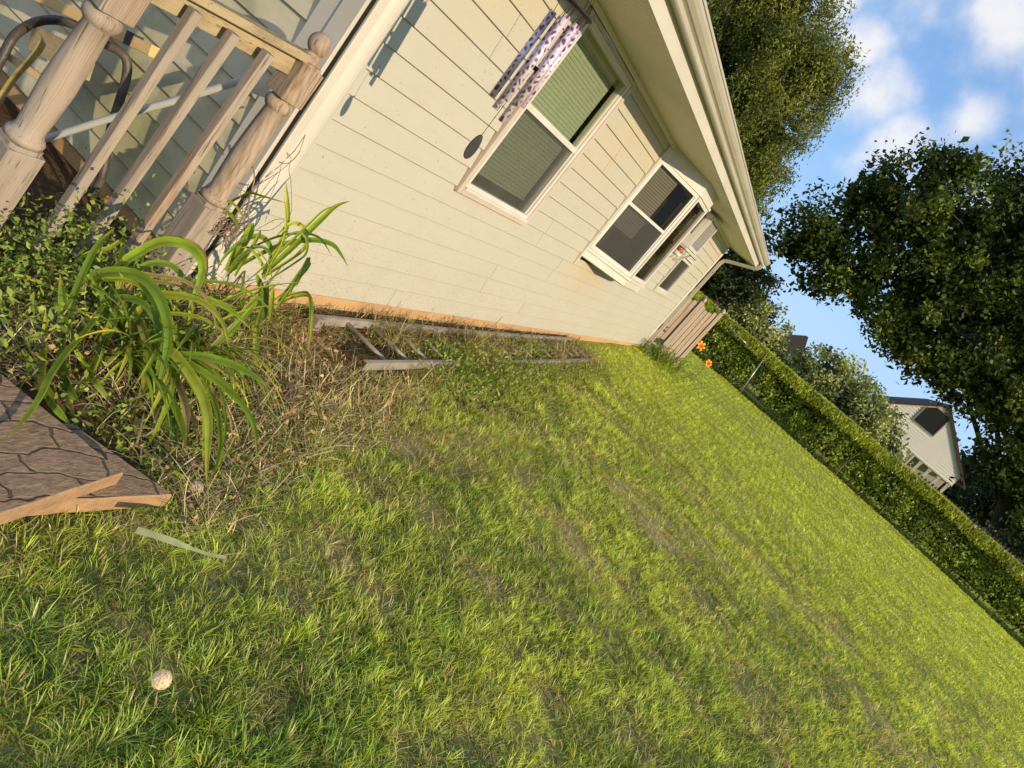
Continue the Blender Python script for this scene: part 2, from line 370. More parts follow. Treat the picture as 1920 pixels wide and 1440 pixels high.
def siding_mat(name, base=(0.438, 0.402, 0.318), dirt=True, moss=False):
    m, nt, N, L = newmat(name)
    o = N.new('ShaderNodeOutputMaterial'); b = N.new('ShaderNodeBsdfPrincipled'); L.new(b.outputs[0], o.inputs[0])
    b.inputs['Roughness'].default_value = 0.5; b.inputs['Specular IOR Level'].default_value = 0.3
    tc = N.new('ShaderNodeTexCoord'); sp = N.new('ShaderNodeSeparateXYZ'); L.new(tc.outputs['Object'], sp.inputs[0])
    def noise(sc, det=5, stretch=(1, 1, 1), dist=0):
        mp = N.new('ShaderNodeMapping'); mp.inputs['Scale'].default_value = stretch; L.new(tc.outputs['Object'], mp.inputs[0])
        n = N.new('ShaderNodeTexNoise'); n.inputs['Scale'].default_value = sc; n.inputs['Detail'].default_value = det; n.inputs['Distortion'].default_value = dist
        L.new(mp.outputs[0], n.inputs['Vector']); return n.outputs['Fac']
    def rng_(x, a, c, lo=0.0, hi=1.0):
        mr = N.new('ShaderNodeMapRange'); mr.inputs['From Min'].default_value = a; mr.inputs['From Max'].default_value = c
        mr.inputs['To Min'].default_value = lo; mr.inputs['To Max'].default_value = hi; L.new(x, mr.inputs['Value']); return mr.outputs[0]
    def mul(a, c):
        k = N.new('ShaderNodeMath'); k.operation = 'MULTIPLY'; L.new(a, k.inputs[0])
        if isinstance(c, float): k.inputs[1].default_value = c
        else: L.new(c, k.inputs[1])
        return k.outputs[0]
    def mix(f, A, B):
        mx = N.new('ShaderNodeMix'); mx.data_type = 'RGBA'; L.new(f, mx.inputs['Factor'])
        if isinstance(A, tuple): mx.inputs['A'].default_value = (*A, 1)
        else: L.new(A, mx.inputs['A'])
        mx.inputs['B'].default_value = (*B, 1); return mx.outputs['Result']
    c = mix(rng_(noise(1.1, 6), 0.35, 0.7, 0, 0.7), base, tuple(k * q for k, q in zip(base, (0.93, 0.95, 0.90))))
    c = mix(rng_(noise(7.0, 6, (0.5, 1, 2)), 0.5, 0.75, 0, 0.35), c, tuple(k * q for k, q in zip(base, (0.86, 0.86, 0.82))))
    if dirt:
        top = rng_(sp.outputs['Z'], 1.45 + 0.0, 2.55, 0, 1)          # rusty wash under the eaves
        c = mix(mul(mul(top, rng_(noise(0.9, 4), 0.42, 0.62)), 0.6), c, (0.48, 0.37, 0.22))
        low = rng_(sp.outputs['Z'], 0.95, 0.15, 0, 1)                # splash dirt near the ground
        c = mix(mul(mul(low, rng_(noise(48, 4, (1, 1, 1.6), 0.5), 0.61, 0.68)), 0.8), c, (0.28, 0.17, 0.10))
        c = mix(mul(mul(low, rng_(noise(3.0, 5), 0.5, 0.75)), 0.35), c, (0.42, 0.34, 0.23))
        c = mix(mul(rng_(noise(42, 3), 0.70, 0.73), 0.75), c, (0.26, 0.15, 0.09))
        # orange stain below the bay
        d = N.new('ShaderNodeVectorMath'); d.operation = 'DISTANCE'; mp = N.new('ShaderNodeMapping'); mp.inputs['Scale'].default_value = (1, 0, 2.2)
        L.new(tc.outputs['Object'], mp.inputs[0]); L.new(mp.outputs[0], d.inputs[0]); d.inputs[1].default_value = (8.45 - BASE_HOUSE[0], 0, 1.02 * 2.2)
        c = mix(mul(mul(rng_(d.outputs['Value'], 1.0, 0.15), rng_(noise(4, 4), 0.3, 0.6)), 0.45), c, (0.50, 0.32, 0.13))
    if moss:
        c = mix(mul(rng_(noise(1.6, 6), 0.42, 0.66), 0.75), c, (0.36, 0.33, 0.14))
        c = mix(mul(rng_(noise(6.0, 6), 0.52, 0.68), 0.5), c, (0.22, 0.23, 0.13))
    L.new(c, b.inputs['Base Color'])
    bp = N.new('ShaderNodeBump'); bp.inputs['Strength'].default_value = 0.35; bp.inputs['Distance'].default_value = 0.02
    L.new(noise(2.6, 3, (0.5, 1, 2)), bp.inputs['Height']); L.new(bp.outputs[0], b.inputs['Normal'])
    return m

# ------------------------------------------------------------------ ground
CORNER_X, WALL_Y = 2.985, 2.50
FAR_X = 14.93
BASE_HOUSE = (CORNER_X, WALL_Y, -1.72)   # the house Empty stands at the near corner, at world z = 0
def ground(x, y):
    x = np.asarray(x, float); y = np.asarray(y, float)
    z = -1.72 + 0.055 * smooth(6, 15, x) - 0.15 * smooth(-4, -11, y) * smooth(2, 12, x) - 0.25 * smooth(26, 50, x)
    bed = smooth(1.15, 1.75, y)
    z = z + bed * (0.05 * smooth(3.3, 2.6, x) - 0.035 * smooth(3.0, 3.6, x) * smooth(7, 5, x))
    z = z - 0.065 * np.exp(-(((x - 4.15) / 0.42) ** 2 + ((y - 2.08) / 0.22) ** 2))
    z = z + 0.035 * (fbm(x * 0.8, y * 0.8, 3) - 0.5) + 0.03 * (fbm(x * 2.6 + 9, y * 2.6, 3) - 0.5) * smooth(14, 3, x)
    z = z + 0.03 * (fbm(x * 2.1, y * 0.35, 2) - 0.5) * smooth(4, 9, x)
    z = z + bed * 0.03 * (fbm(x * 9, y * 9, 2) - 0.5) * smooth(9, 5, x)
    return z
def axis_pts(segs):
    out = [segs[0][0]]
    for a, b, st in segs:
        n = max(1, int(round((b - a) / st))); out += list(a + (b - a) * (np.arange(n) + 1) / n)
    return np.array(out)
def ground_color(x, y):
    """turf / soil mix used by the ground sheet"""
    dry = smooth(0.45, 0.7, fbm(x * 1.1 + 3, y * 1.1, 4))
    far = smooth(4, 14, x)[:, None]
    c = np.array([0.17, 0.19, 0.05])[None] * (1 - dry[:, None]) + np.array([0.40, 0.31, 0.15])[None] * dry[:, None]
    c = c * (1 - far) + np.array([0.34, 0.36, 0.055])[None] * far  # far turf brightened, its sunlit look put into the colour
    bedm = smooth(1.2, 1.6, y + 0.25 * (fbm(x * 3, y * 3, 2) - 0.5)) * smooth(10, 7.5, x) * smooth(2.8, 2.45, y - 0)
    bedm = np.maximum(bedm, smooth(1.1, 1.5, y) * smooth(3.6, 3.0, x))
    soil = np.array([0.13, 0.075, 0.036])[None] * (0.4 + 1.1 * fbm(x * 6, y * 6, 3))[:, None]
    dig = np.exp(-(((x - 3.85) / 0.45) ** 2 + ((y - 2.22) / 0.22) ** 2))[:, None]; soil = soil * (1 - dig) + np.array([0.46, 0.27, 0.125])[None] * dig
    return c * (1 - bedm[:, None]) + soil * bedm[:, None]
def build_ground():
    xs = axis_pts([(-300, -40, 40), (-40, -6, 4), (-6, 0, 0.6), (0, 5.5, 0.06), (5.5, 12, 0.13), (12, 26, 0.3), (26, 60, 2), (60, 400, 30)])
    ys = axis_pts([(-300, -40, 30), (-40, -14, 2), (-14, -5, 0.3), (-5, -2, 0.12), (-2, 2.9, 0.06), (2.9, 6, 0.4), (6, 30, 3), (30, 300, 30)])
    X, Y = np.meshgrid(xs, ys, indexing='ij'); x = X.ravel(); y = Y.ravel(); z = ground(x, y)
    nx, ny = len(xs), len(ys); idx = np.arange(nx * ny).reshape(nx, ny)
    q = np.stack([idx[:-1, :-1], idx[1:, :-1], idx[1:, 1:], idx[:-1, 1:]], -1).reshape(-1, 4)
    me = arrays_mesh('lawn', np.stack([x, y, z], 1), q, None, ground_color(x, y), True)
    m, nt, N, L = newmat('turf_soil')
    o = N.new('ShaderNodeOutputMaterial'); b = N.new('ShaderNodeBsdfPrincipled'); L.new(b.outputs[0], o.inputs[0]); b.inputs['Roughness'].default_value = 0.95
    b.inputs['Specular IOR Level'].default_value = 0.1
    a = N.new('ShaderNodeAttribute'); a.attribute_name = 'tint'; tc = N.new('ShaderNodeTexCoord')
    nz = N.new('ShaderNodeTexNoise'); nz.inputs['Scale'].default_value = 22; nz.inputs['Detail'].default_value = 8; nz.inputs['Roughness'].default_value = 0.75; L.new(tc.outputs['Object'], nz.inputs['Vector'])
    mr = N.new('ShaderNodeMapRange'); mr.inputs['From Min'].default_value = 0.3; mr.inputs['From Max'].default_value = 0.7; mr.inputs['To Min'].default_value = 0.45; mr.inputs['To Max'].default_value = 1.5
    L.new(nz.outputs['Fac'], mr.inputs['Value']); s = N.new('ShaderNodeVectorMath'); s.operation = 'SCALE'; L.new(a.outputs['Color'], s.inputs[0]); L.new(mr.outputs[0], s.inputs['Scale'])
    L.new(s.outputs[0], b.inputs['Base Color'])
    bp = N.new('ShaderNodeBump'); bp.inputs['Strength'].default_value = 0.8; bp.inputs['Distance'].default_value = 0.03; L.new(nz.outputs['Fac'], bp.inputs['Height']); L.new(bp.outputs[0], b.inputs['Normal'])
    o_ = link_mesh('lawn', me, m); tag(o_, kind='structure')
build_ground()

# ------------------------------------------------------------------ house
SID = siding_mat('cream_siding'); SIDM = siding_mat('mossy_siding', base=(0.58, 0.515, 0.34), dirt=False, moss=True)
LIP = mat('siding_lap_shadow', (0.31, 0.26, 0.19), (0.44, 0.38, 0.29), 0.7, (3, 3, 8))  # darker lap edge paints in the thin shadow line between boards
TRIM = mat('white_trim_paint', (0.533, 0.490, 0.404), (0.473, 0.430, 0.344), 0.45, (2, 2, 2), spots=(14, (0.46, 0.38, 0.27), 0.68))
TRIMPINK = mat('aged_window_trim', (0.490, 0.413, 0.344), (0.439, 0.361, 0.284), 0.5, (3, 3, 3), spots=(16, (0.42, 0.30, 0.2), 0.66))
VINYL = mat('white_vinyl', (0.585, 0.550, 0.473), (0.516, 0.482, 0.404), 0.35, (3, 3, 3))
SOFF = mat('soffit_metal', (0.74, 0.69, 0.55), (0.68, 0.63, 0.50), 0.5, (2, 2, 2)) if True else mat('soffit_metal', (0.558, 0.521, 0.428), (0.502, 0.465, 0.381), 0.5, (2, 2, 2))
GUT = mat('gutter_enamel', (0.447, 0.404, 0.318), (0.387, 0.344, 0.267), 0.35, (1.5, 3, 3), spots=(9, (0.44, 0.38, 0.28), 0.66))
FOUND = mat('foundation_parging', (0.50, 0.30, 0.13), (0.40, 0.235, 0.10), 0.85, (5, 5, 5), bump=0.4, bscale=40, spots=(20, (0.25, 0.16, 0.09), 0.64))
ROOFM = mat('asphalt_shingles', (0.10, 0.09, 0.085), (0.05, 0.05, 0.05), 0.9, (20, 20, 20))
DARK = mat('dark_gap', (0.02, 0.018, 0.015), None, 0.9)
ROOM = mat('dim_room_wall', (0.22, 0.21, 0.16), None, 0.9)
BLIND = mat('blind_slats', (0.66, 0.64, 0.52), (0.58, 0.57, 0.46), 0.6, (3, 3, 3))
GLASS = glass('window_glass', (0.60, 0.66, 0.55), base=0.12)
GLASSD = glass('dark_window_glass', (0.42, 0.40, 0.36), base=0.05, edge=0.4, gl=(0.8, 0.68, 0.55))
def screen_mat():
    m, nt, N, L = newmat('insect_screen')
    o = N.new('ShaderNodeOutputMaterial'); d = N.new('ShaderNodeBsdfDiffuse'); d.inputs['Color'].default_value = (0.10, 0.10, 0.09, 1)
    t = N.new('ShaderNodeBsdfTransparent'); mx = N.new('ShaderNodeMixShader'); mx.inputs[0].default_value = 0.42
    L.new(d.outputs[0], mx.inputs[2]); L.new(t.outputs[0], mx.inputs[1]); L.new(mx.outputs[0], o.inputs[0]); return m
SCREEN = screen_mat()

house = empty('house', BASE_HOUSE, 'low cream-sided house with white trim and deep eaves along the lawn', 'house')
SB = -1.586; SP = 0.1508           # bottom of the siding and exposure of one course
OPEN_F = [(4.66, 6.02, -0.55, 0.955), (7.86, 10.30, -0.60, 0.955), (12.06, 13.26, -0.50, 0.30)]

def board(mb, fn, a0, a1, z0, z1, zc0):
    """one lap board piece: fn(along, out, z); the lip stands out at its lower edge"""
    def off(z): return 0.003 + 0.0165 * (1 - (z - zc0) / SP)
    zz0, zz1 = z0, z1
    lip = 0.0035
    p = [(0.0, zz1), (off(zz1), zz1), (off(zz0 + lip), zz0 + lip), (off(zz0) - 0.002, zz0), (0.0, zz0)]
    vs = [fn(a0, q[0], q[1]) for q in p] + [fn(a1, q[0], q[1]) for q in p]
    mb.cur = 0; mb.add(vs, [(0, 1, 6, 5), (1, 2, 7, 6), (3, 4, 9, 8), (0, 4, 3, 2, 1), (5, 6, 7, 8, 9)])
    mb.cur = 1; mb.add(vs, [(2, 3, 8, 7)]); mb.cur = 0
def lay_siding(mb, fn, A0, A1, ztop, openings, seams):
    n = int(math.ceil((ztop - SB) / SP))
    for k in range(n):
        z0 = SB + k * SP; z1 = min(z0 + SP, ztop)
        cuts = [(A0, A1, z0, z1)]
        for (b0, b1, c0, c1) in openings:
            nxt = []
            for (x0, x1, y0, y1) in cuts:
                if b1 <= x0 or b0 >= x1 or c1 <= y0 or c0 >= y1: nxt.append((x0, x1, y0, y1)); continue
                if x0 < b0: nxt.append((x0, b0, y0, y1))
                if x1 > b1: nxt.append((b1, x1, y0, y1))
                if y0 < c0: nxt.append((max(x0, b0), min(x1, b1), y0, c0))
                if y1 > c1: nxt.append((max(x0, b0), min(x1, b1), c1, y1))
            cuts = nxt
        for (x0, x1, y0, y1) in cuts:
            ss = sorted(s for (kk, s) in seams if kk == k and x0 + 0.1 < s < x1 - 0.1)
            xs = [x0] + ss + [x1]
            for i in range(len(xs) - 1):
                e0 = xs[i] + (0.0016 if i > 0 else 0); e1 = xs[i + 1] - (0.0016 if i < len(xs) - 2 else 0)
                sh = 0.0014 * (i % 2)
                board(mb, lambda a, o, z, sh=sh: fn(a, o + (sh if o > 0 else 0), z), e0, e1, y0, y1, z0)
zc = lambda z: int((z - SB) // SP)
seams = [(zc(-0.44), 6.586), (zc(-0.62), 6.589), (zc(-0.80), 7.52), (zc(-0.93), 7.50), (zc(-1.08), 6.19), (zc(-1.23), 6.20), (zc(-1.38), 7.46), (zc(-1.52), 7.44),
         (zc(-0.9), 11.63), (zc(-1.05), 10.72), (zc(0.30), 4.04), (zc(0.45), 4.06), (zc(0.39), 6.766), (zc(0.25), 6.76), (zc(-1.3), 11.2), (zc(-1.5), 12.2), (zc(-0.7), 12.6), (zc(-1.52), 4.9), (zc(-0.2), 11.0)]
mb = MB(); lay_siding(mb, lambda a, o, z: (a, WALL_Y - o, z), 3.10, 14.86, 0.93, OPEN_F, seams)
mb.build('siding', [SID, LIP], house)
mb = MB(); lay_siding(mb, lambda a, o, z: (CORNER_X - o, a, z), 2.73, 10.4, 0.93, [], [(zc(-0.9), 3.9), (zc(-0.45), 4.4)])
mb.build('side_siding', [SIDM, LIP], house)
# backing walls just behind the boards, with the openings left out
mb = MB()
def backing(x0, x1, z0, z1): mb.box((x0, WALL_Y + 0.002, z0), (x1, WALL_Y + 0.12, z1))
prev = CORNER_X + 0.005
for (b0, b1, c0, c1) in OPEN_F:
    backing(prev, b0, -1.60, 0.97); backing(b0, b1, -1.60, c0)
    if c1 < 0.95: backing(b0, b1, c1, 0.97)
    prev = b1
backing(prev, FAR_X, -1.60, 0.97)
mb.box((CORNER_X + 0.002, 2.63, -1.60), (CORNER_X + 0.12, 10.5, 0.97)); mb.box((FAR_X - 0.12, 2.63, -1.60), (FAR_X, 10.5, 0.97)); mb.box((CORNER_X + 0.13, 10.38, -1.60), (FAR_X - 0.13, 10.5, 0.97))
mb.build('wall', mat('wall_backing', (0.12, 0.11, 0.09), None, 0.9), house)
mb = MB()
mb.box((CORNER_X + 0.02, WALL_Y + 0.018, -2.2), (FAR_X - 0.03, WALL_Y + 0.25, -1.602)); mb.box((CORNER_X + 0.02, WALL_Y + 0.27, -2.2), (CORNER_X + 0.24, 10.4, -1.602))
mb.build('foundation', FOUND, house)
# fluted corner trim on the lawn side, flat board round the corner
mb = MB()
fl = [(2.988, 0.0)]
prof = [(2.988, 0.000), (2.988, 0.026), (3.000, 0.028), (3.006, 0.020), (3.013, 0.028), (3.026, 0.028), (3.032, 0.020), (3.039, 0.028), (3.052, 0.028), (3.058, 0.021), (3.066, 0.026),
        (3.085, 0.036), (3.110, 0.040), (3.135, 0.038), (3.158, 0.030), (3.178, 0.024), (3.178, 0.0)]
mb.prism(prof, lambda p, z: (p[0], WALL_Y - p[1], z), -1.60, 0.95); mb.build('corner_trim', TRIM, house); mb = MB()
prof2 = [(FAR_X + 0.02 - (a - 2.988), b) for a, b in prof]
mb.prism(prof2, lambda p, z: (p[0], WALL_Y - p[1], z), -1.60, 0.95)
mb.build('corner_trim', TRIM, house)
mb = MB()
mb.box((CORNER_X - 0.030, WALL_Y + 0.006, -1.62), (CORNER_X, WALL_Y + 0.115, 0.95)); mb.box((CORNER_X - 0.024, WALL_Y + 0.117, -1.62), (CORNER_X, WALL_Y + 0.228, 0.95))
mb.build('trim_board', TRIM, house)
mb = MB(); mb.box((CORNER_X - 0.004, WALL_Y - 0.016, -1.60), (CORNER_X + 0.002, WALL_Y + 0.004, 0.95)); mb.build('corner_gap', DARK, house)
# eaves
XE0, XE1 = 2.55, 15.0
mb = MB()     # ribbed soffit panels running out from the wall
x = XE0
while x < XE1 - 0.01:
    x1 = min(x + 0.094, XE1)
    p = [(x, 0.978), (x + 0.014, 0.946), (x + 0.030, 0.946), (x + 0.044, 0.978), (x + 0.050, 0.978), (x1 - 0.030, 0.946), (x1 - 0.014, 0.946), (x1, 0.978)]
    n = len(p); mb.add([(a, 1.857, z) for a, z in p] + [(a, WALL_Y, z) for a, z in p], [(i, i + 1, n + i + 1, n + i) for i in range(n - 1)]); x = x1
mb.build('soffit', SOFF, house)
mb = MB(); mb.box((XE0, WALL_Y - 0.034, 0.905), (XE1 - 0.15, WALL_Y - 0.012, 0.946)); mb.build('frieze_trim', SOFF, house)
mb = MB(); mb.box((XE0, 1.838, 0.945), (XE1, 1.856, 1.19)); mb.box((XE1, 1.86, 0.93), (XE1 + 0.02, 2.6, 1.25)); mb.build('fascia', TRIM, house)
gp = [(1.836, 1.055), (1.775, 1.050), (1.768, 1.058), (1.766, 1.085), (1.755, 1.094), (1.742, 1.100), (1.722, 1.125), (1.712, 1.150), (1.712, 1.168), (1.704, 1.170), (1.704, 1.186), (1.716, 1.186), (1.728, 1.15), (1.80, 1.075), (1.832, 1.075), (1.836, 1.18), (1.8375, 1.18), (1.8375, 1.055)]
mb = MB(); mb.prism(gp, lambda p, t: (t, p[0], p[1]), XE0 - 0.03, XE1 + 0.16); mb.build('gutter', GUT, house, bevel=0.0)
mb = MB()
rd = 4.7; rise = 0.42
p0 = [(1.73, 1.20), (6.45, 1.20 + 4.72 * rise), (11.2, 1.20), (11.2, 1.12), (6.45, 1.12 + 4.72 * rise), (1.73, 1.17)]
mb.prism(p0, lambda p, t: (t, p[0], p[1]), XE0 - 0.05, XE1 + 0.05); mb.build('roof', ROOFM, house)
for xx in (CORNER_X + 0.002, FAR_X - 0.05): mb = MB(); mb.prism([(2.55, 0.975), (10.45, 0.975), (6.5, 0.975 + 3.9 * rise)], lambda p, t: (t, p[0], p[1]), xx, xx + 0.05); mb.build('gable_wall', SID, house)
# downspout with its two elbows
mb = MB()
def rect_tube(pts, w, h, upv):
    pts = [np.array(p, float) for p in pts]; n = len(pts); vs = []
    for i, p in enumerate(pts):
        d = pts[min(i + 1, n - 1)] - pts[max(i - 1, 0)]; d /= np.linalg.norm(d); s_ = np.array(upv, float); s_ -= d * (s_ @ d); s_ /= np.linalg.norm(s_); t_ = np.cross(d, s_)
        vs += [p + s_ * w * a + t_ * h * b for a, b in ((-.5, -.5), (.5, -.5), (.5, .5), (-.5, .5))]
    fs = [(4 * i + k, 4 * i + (k + 1) % 4, 4 * i + 4 + (k + 1) % 4, 4 * i + 4 + k) for i in range(n - 1) for k in range(4)]
    mb.add(vs, fs + [(3, 2, 1, 0), tuple(4 * (n - 1) + k for k in range(4))])
rect_tube([(14.90, 1.775, 1.06), (14.90, 1.775, 0.99), (14.905, 1.80, 0.945), (14.91, 1.86, 0.905), (14.95, 2.30, 0.72), (14.96, 2.385, 0.67), (14.965, 2.415, 0.60), (14.965, 2.418, -1.48), (14.965, 2.40, -1.55), (14.965, 2.30, -1.63)], 0.085, 0.062, (1, 0, 0))
for z in (0.35, -0.9): mb.box((14.915, 2.378, z), (15.015, 2.384, z + 0.03))
mb.build('downspout', GUT, house, bevel=0.006)

# ---- near double-hung window
def double_hung(parent, fn, a0, a1, z0, z1, mid, name='window', screen=True, blind=True, glassm=GLASS, frame=VINYL, casing=TRIMPINK, fr=0.045, room_depth=0.7, slat=0.030):
    """fn(along, out, z) -> point; out>0 stands proud of the wall"""
    def bx(m, A0, A1, o0, o1, Z0, Z1):
        vs = [fn(a, o, z) for z in (Z0, Z1) for (a, o) in ((A0, o0), (A1, o0), (A1, o1), (A0, o1))]
        m.add(vs, [(0, 3, 2, 1), (4, 5, 6, 7), (0, 1, 5, 4), (1, 2, 6, 5), (2, 3, 7, 6), (3, 0, 4, 7)])
    c = 0.055
    m = MB()     # casing round the opening
    bx(m, a0 - c, a0, -0.01, 0.030, z0 - 0.05, z1 + 0.03); bx(m, a1, a1 + c, -0.01, 0.030, z0 - 0.05, z1 + 0.03)
    bx(m, a0 - 0.001, a1 + 0.001, -0.01, 0.036, z0 - 0.048, z0 - 0.001); bx(m, a0, a1, -0.01, 0.033, z1, z1 + 0.028)
    win = m.build(name, casing, parent, bevel=0.003)
    m = MB()
    bx(m, a0, a0 + fr, -0.05, 0.022, z0, z1); bx(m, a1 - fr, a1, -0.05, 0.022, z0, z1)
    bx(m, a0 + fr, a1 - fr, -0.05, 0.024, z0, z0 + fr); bx(m, a0 + fr, a1 - fr, -0.05, 0.024, z1 - fr, z1)
    bx(m, a0 + fr, a1 - fr, -0.045, 0.012, mid, mid + 0.045)
    bx(m, a0 + fr, a0 + fr + 0.02, -0.05, 0.004, z0 + fr, z1 - fr); bx(m, a1 - fr - 0.02, a1 - fr, -0.05, 0.004, z0 + fr, z1 - fr)
    bx(m, a0 + 0.01, a1 - 0.01, 0.02, 0.045, z0 - 0.012, z0 + 0.012)
    m.build('frame', frame, win, bevel=0.003)
    m = MB(); m.add([fn(a, -0.014, z) for a, z in ((a0 + fr + 0.02, mid + 0.045), (a1 - fr - 0.02, mid + 0.045), (a1 - fr - 0.02, z1 - fr), (a0 + fr + 0.02, z1 - fr))], [(0, 1, 2, 3)]); m.build('upper_pane', glassm, win, recalc=False)
    m = MB(); m.add([fn(a, -0.032, z) for a, z in ((a0 + fr + 0.02, z0 + fr), (a1 - fr - 0.02, z0 + fr), (a1 - fr - 0.02, mid), (a0 + fr + 0.02, mid))], [(0, 1, 2, 3)]); m.build('lower_pane', glassm, win, recalc=False)
    if screen:
        m = MB(); p_ = [fn(a, -0.004, z) for a, z in ((a0 + fr + 0.02, z0 + fr), (a1 - fr - 0.02, z0 + fr), (a1 - fr - 0.02, mid), (a0 + fr + 0.02, mid))]; m.add(p_, [(0, 1, 2, 3)]); m.build('insect_screen', SCREEN, win, recalc=False)
    if blind:
        m = MB(); z = z0 + fr + 0.10; i = 0
        while z < z1 - 0.02:
            bx(m, a0 + fr + 0.03, a1 - fr - 0.055, -0.075, -0.073, z, z + slat * 0.92); z += slat
        bx(m, a0 + fr + 0.03, a1 - fr - 0.055, -0.085, -0.065, z0 + fr + 0.075, z0 + fr + 0.097)
        m.build('blind', BLIND, win)
    m = MB()    # room seen behind the glass
    A0, A1, Z0, Z1, D = a0 - 0.02, a1 + 0.02, z0 - 0.02, z1 + 0.02, -room_depth
    q = [fn(a, o, z) for o in (-0.051, D) for (a, z) in ((A0, Z0), (A1, Z0), (A1, Z1), (A0, Z1))]
    m.add(q, [(4, 5, 6, 7), (0, 1, 5, 4), (1, 2, 6, 5), (2, 3, 7, 6), (3, 0, 4, 7)]); m.build('room_recess', ROOM, win, recalc=False)
    return win
double_hung(house, lambda a, o, z: (a, WALL_Y - 0.012 - o, z), 4.72, 5.98, -0.510, 0.865, 0.165)
# ---- bay window: two canted sides and a narrow front
bay = MB()
BP = [(7.90, 2.49), (8.655, 2.085), (9.49, 2.085), (10.25, 2.49)]
ZB, ZT = -0.555, 0.955
def bay_prism(m, grow, z0, z1, P=BP):
    c = np.mean(np.array(P), 0); pp = []
    for k, (x, y) in enumerate(P):
        if k in (0, 3): pp.append((x + (-grow if k == 0 else grow) * 1.3, WALL_Y - 0.004))
        else: pp.append((x + (-grow if k == 1 else grow) * 0.45, y - grow))
    m.prism(pp, lambda p, z: (p[0], p[1], z), z0, z1)
bay_prism(bay, 0.0, 0.80, ZT - 0.008); bay_prism(bay, 0.0, ZB, ZB + 0.085); bay_prism(bay, 0.03, ZB + 0.087, ZB + 0.12); bay_prism(bay, 0.025, 0.765, 0.798)
bw = bay.build('bay_window', VINYL, house, bevel=0.003)
mb = MB(); bay_prism(mb, -0.03, ZB - 0.012, ZB - 0.002); mb.build('underside', mat('bay_underside', (0.16, 0.16, 0.12), (0.10, 0.10, 0.08), 0.8), bw)
mb = MB(); mb.box((7.815, WALL_Y - 0.036, -0.66), (7.868, WALL_Y - 0.005, 0.93)); mb.build('side_casing', TRIM, bw, bevel=0.003); mb = MB(); mb.box((10.30, WALL_Y - 0.036, -0.66), (10.36, WALL_Y - 0.005, 0.93)); mb.build('side_casing', TRIM, bw, bevel=0.003)
def bay_face(pa, pb):
    pa = np.array(pa, float); pb = np.array(pb, float); d = pb - pa; Lf = np.linalg.norm(d); d /= Lf; n = np.array([d[1], -d[0]])
    return (lambda a, o, z: (*(pa + d * a + n * o), z)), Lf
ZS, ZH = ZB + 0.122, 0.763
fnL, LL = bay_face(BP[0], BP[1]); fnF, LF_ = bay_face(BP[1], BP[2]); fnR, LR = bay_face(BP[2], BP[3])
def bay_unit(fn, Lf, dh, glassm):
    def bx(m, A0, A1, o0, o1, Z0, Z1):
        vs = [fn(a, o, z) for z in (Z0, Z1) for (a, o) in ((A0, o0), (A1, o0), (A1, o1), (A0, o1))]
        m.add(vs, [(0, 3, 2, 1), (4, 5, 6, 7), (0, 1, 5, 4), (1, 2, 6, 5), (2, 3, 7, 6), (3, 0, 4, 7)])
    m = MB(); e = 0.085 if not dh else 0.05
    bx(m, 0.012, e, -0.055, 0.012, ZS, ZH); bx(m, Lf - e, Lf - 0.012, -0.055, 0.012, ZS, ZH)
    bx(m, e, Lf - e, -0.055, 0.010, ZS, ZS + 0.05); bx(m, e, Lf - e, -0.055, 0.010, ZH - 0.045, ZH)
    mid = (ZS + ZH) / 2 + 0.02
    if dh:
        bx(m, e, Lf - e, -0.05, 0.004, mid, mid + 0.035)
        bx(m, e, e + 0.022, -0.05, 0.002, ZS + 0.05, ZH - 0.045); bx(m, Lf - e - 0.022, Lf - e, -0.05, 0.002, ZS + 0.05, ZH - 0.045)
    w = m.build('window', VINYL, bw, bevel=0.003)
    m = MB()
    if dh:
        m.add([fn(a, -0.018, z) for a, z in ((e + 0.023, mid + 0.035), (Lf - e - 0.023, mid + 0.035), (Lf - e - 0.023, ZH - 0.046), (e + 0.023, ZH - 0.046))], [(0, 1, 2, 3)]); m.build('upper_pane', glassm, w, recalc=False)
        m = MB(); m.add([fn(a, -0.034, z) for a, z in ((e + 0.023, ZS + 0.051), (Lf - e - 0.023, ZS + 0.051), (Lf - e - 0.023, mid), (e + 0.023, mid))], [(0, 1, 2, 3)]); m.build('lower_pane', glassm, w, recalc=False)
        m = MB(); p_ = [fn(a, -0.008, z) for a, z in ((e + 0.023, ZS + 0.05), (Lf - e - 0.023, ZS + 0.05), (Lf - e - 0.023, mid), (e + 0.023, mid))]; m.add(p_, [(0, 1, 2, 3)]); m.build('insect_screen', SCREEN, w, recalc=False)
        m = MB(); z = ZS + 0.35
        while z < ZH - 0.05: bx(m, e + 0.03, Lf * 0.62, -0.075, -0.073, z, z + 0.0255); z += 0.03
        m.build('blind', BLIND, w)
    else:
        m.add([fn(a, -0.018, z) for a, z in ((e, ZS + 0.05), (Lf - e, ZS + 0.05), (Lf - e, ZH - 0.045), (e, ZH - 0.045))], [(0, 1, 2, 3)]); m.build('pane', glassm, w, recalc=False)
    return w
bay_unit(fnL, LL, True, GLASSD); bay_unit(fnF, LF_, False, GLASSD); bay_unit(fnR, LR, True, GLASSD)
mb = MB()
rp = [(7.93, 3.1), (7.93, 2.63), (8.0, 2.50), (8.69, 2.15), (9.45, 2.15), (10.15, 2.50), (10.22, 2.63), (10.22, 3.1)]
q = [(x, y, z) for z in (ZS - 0.01, ZH + 0.01) for x, y in [(7.9, 3.1), (10.25, 3.1)]]
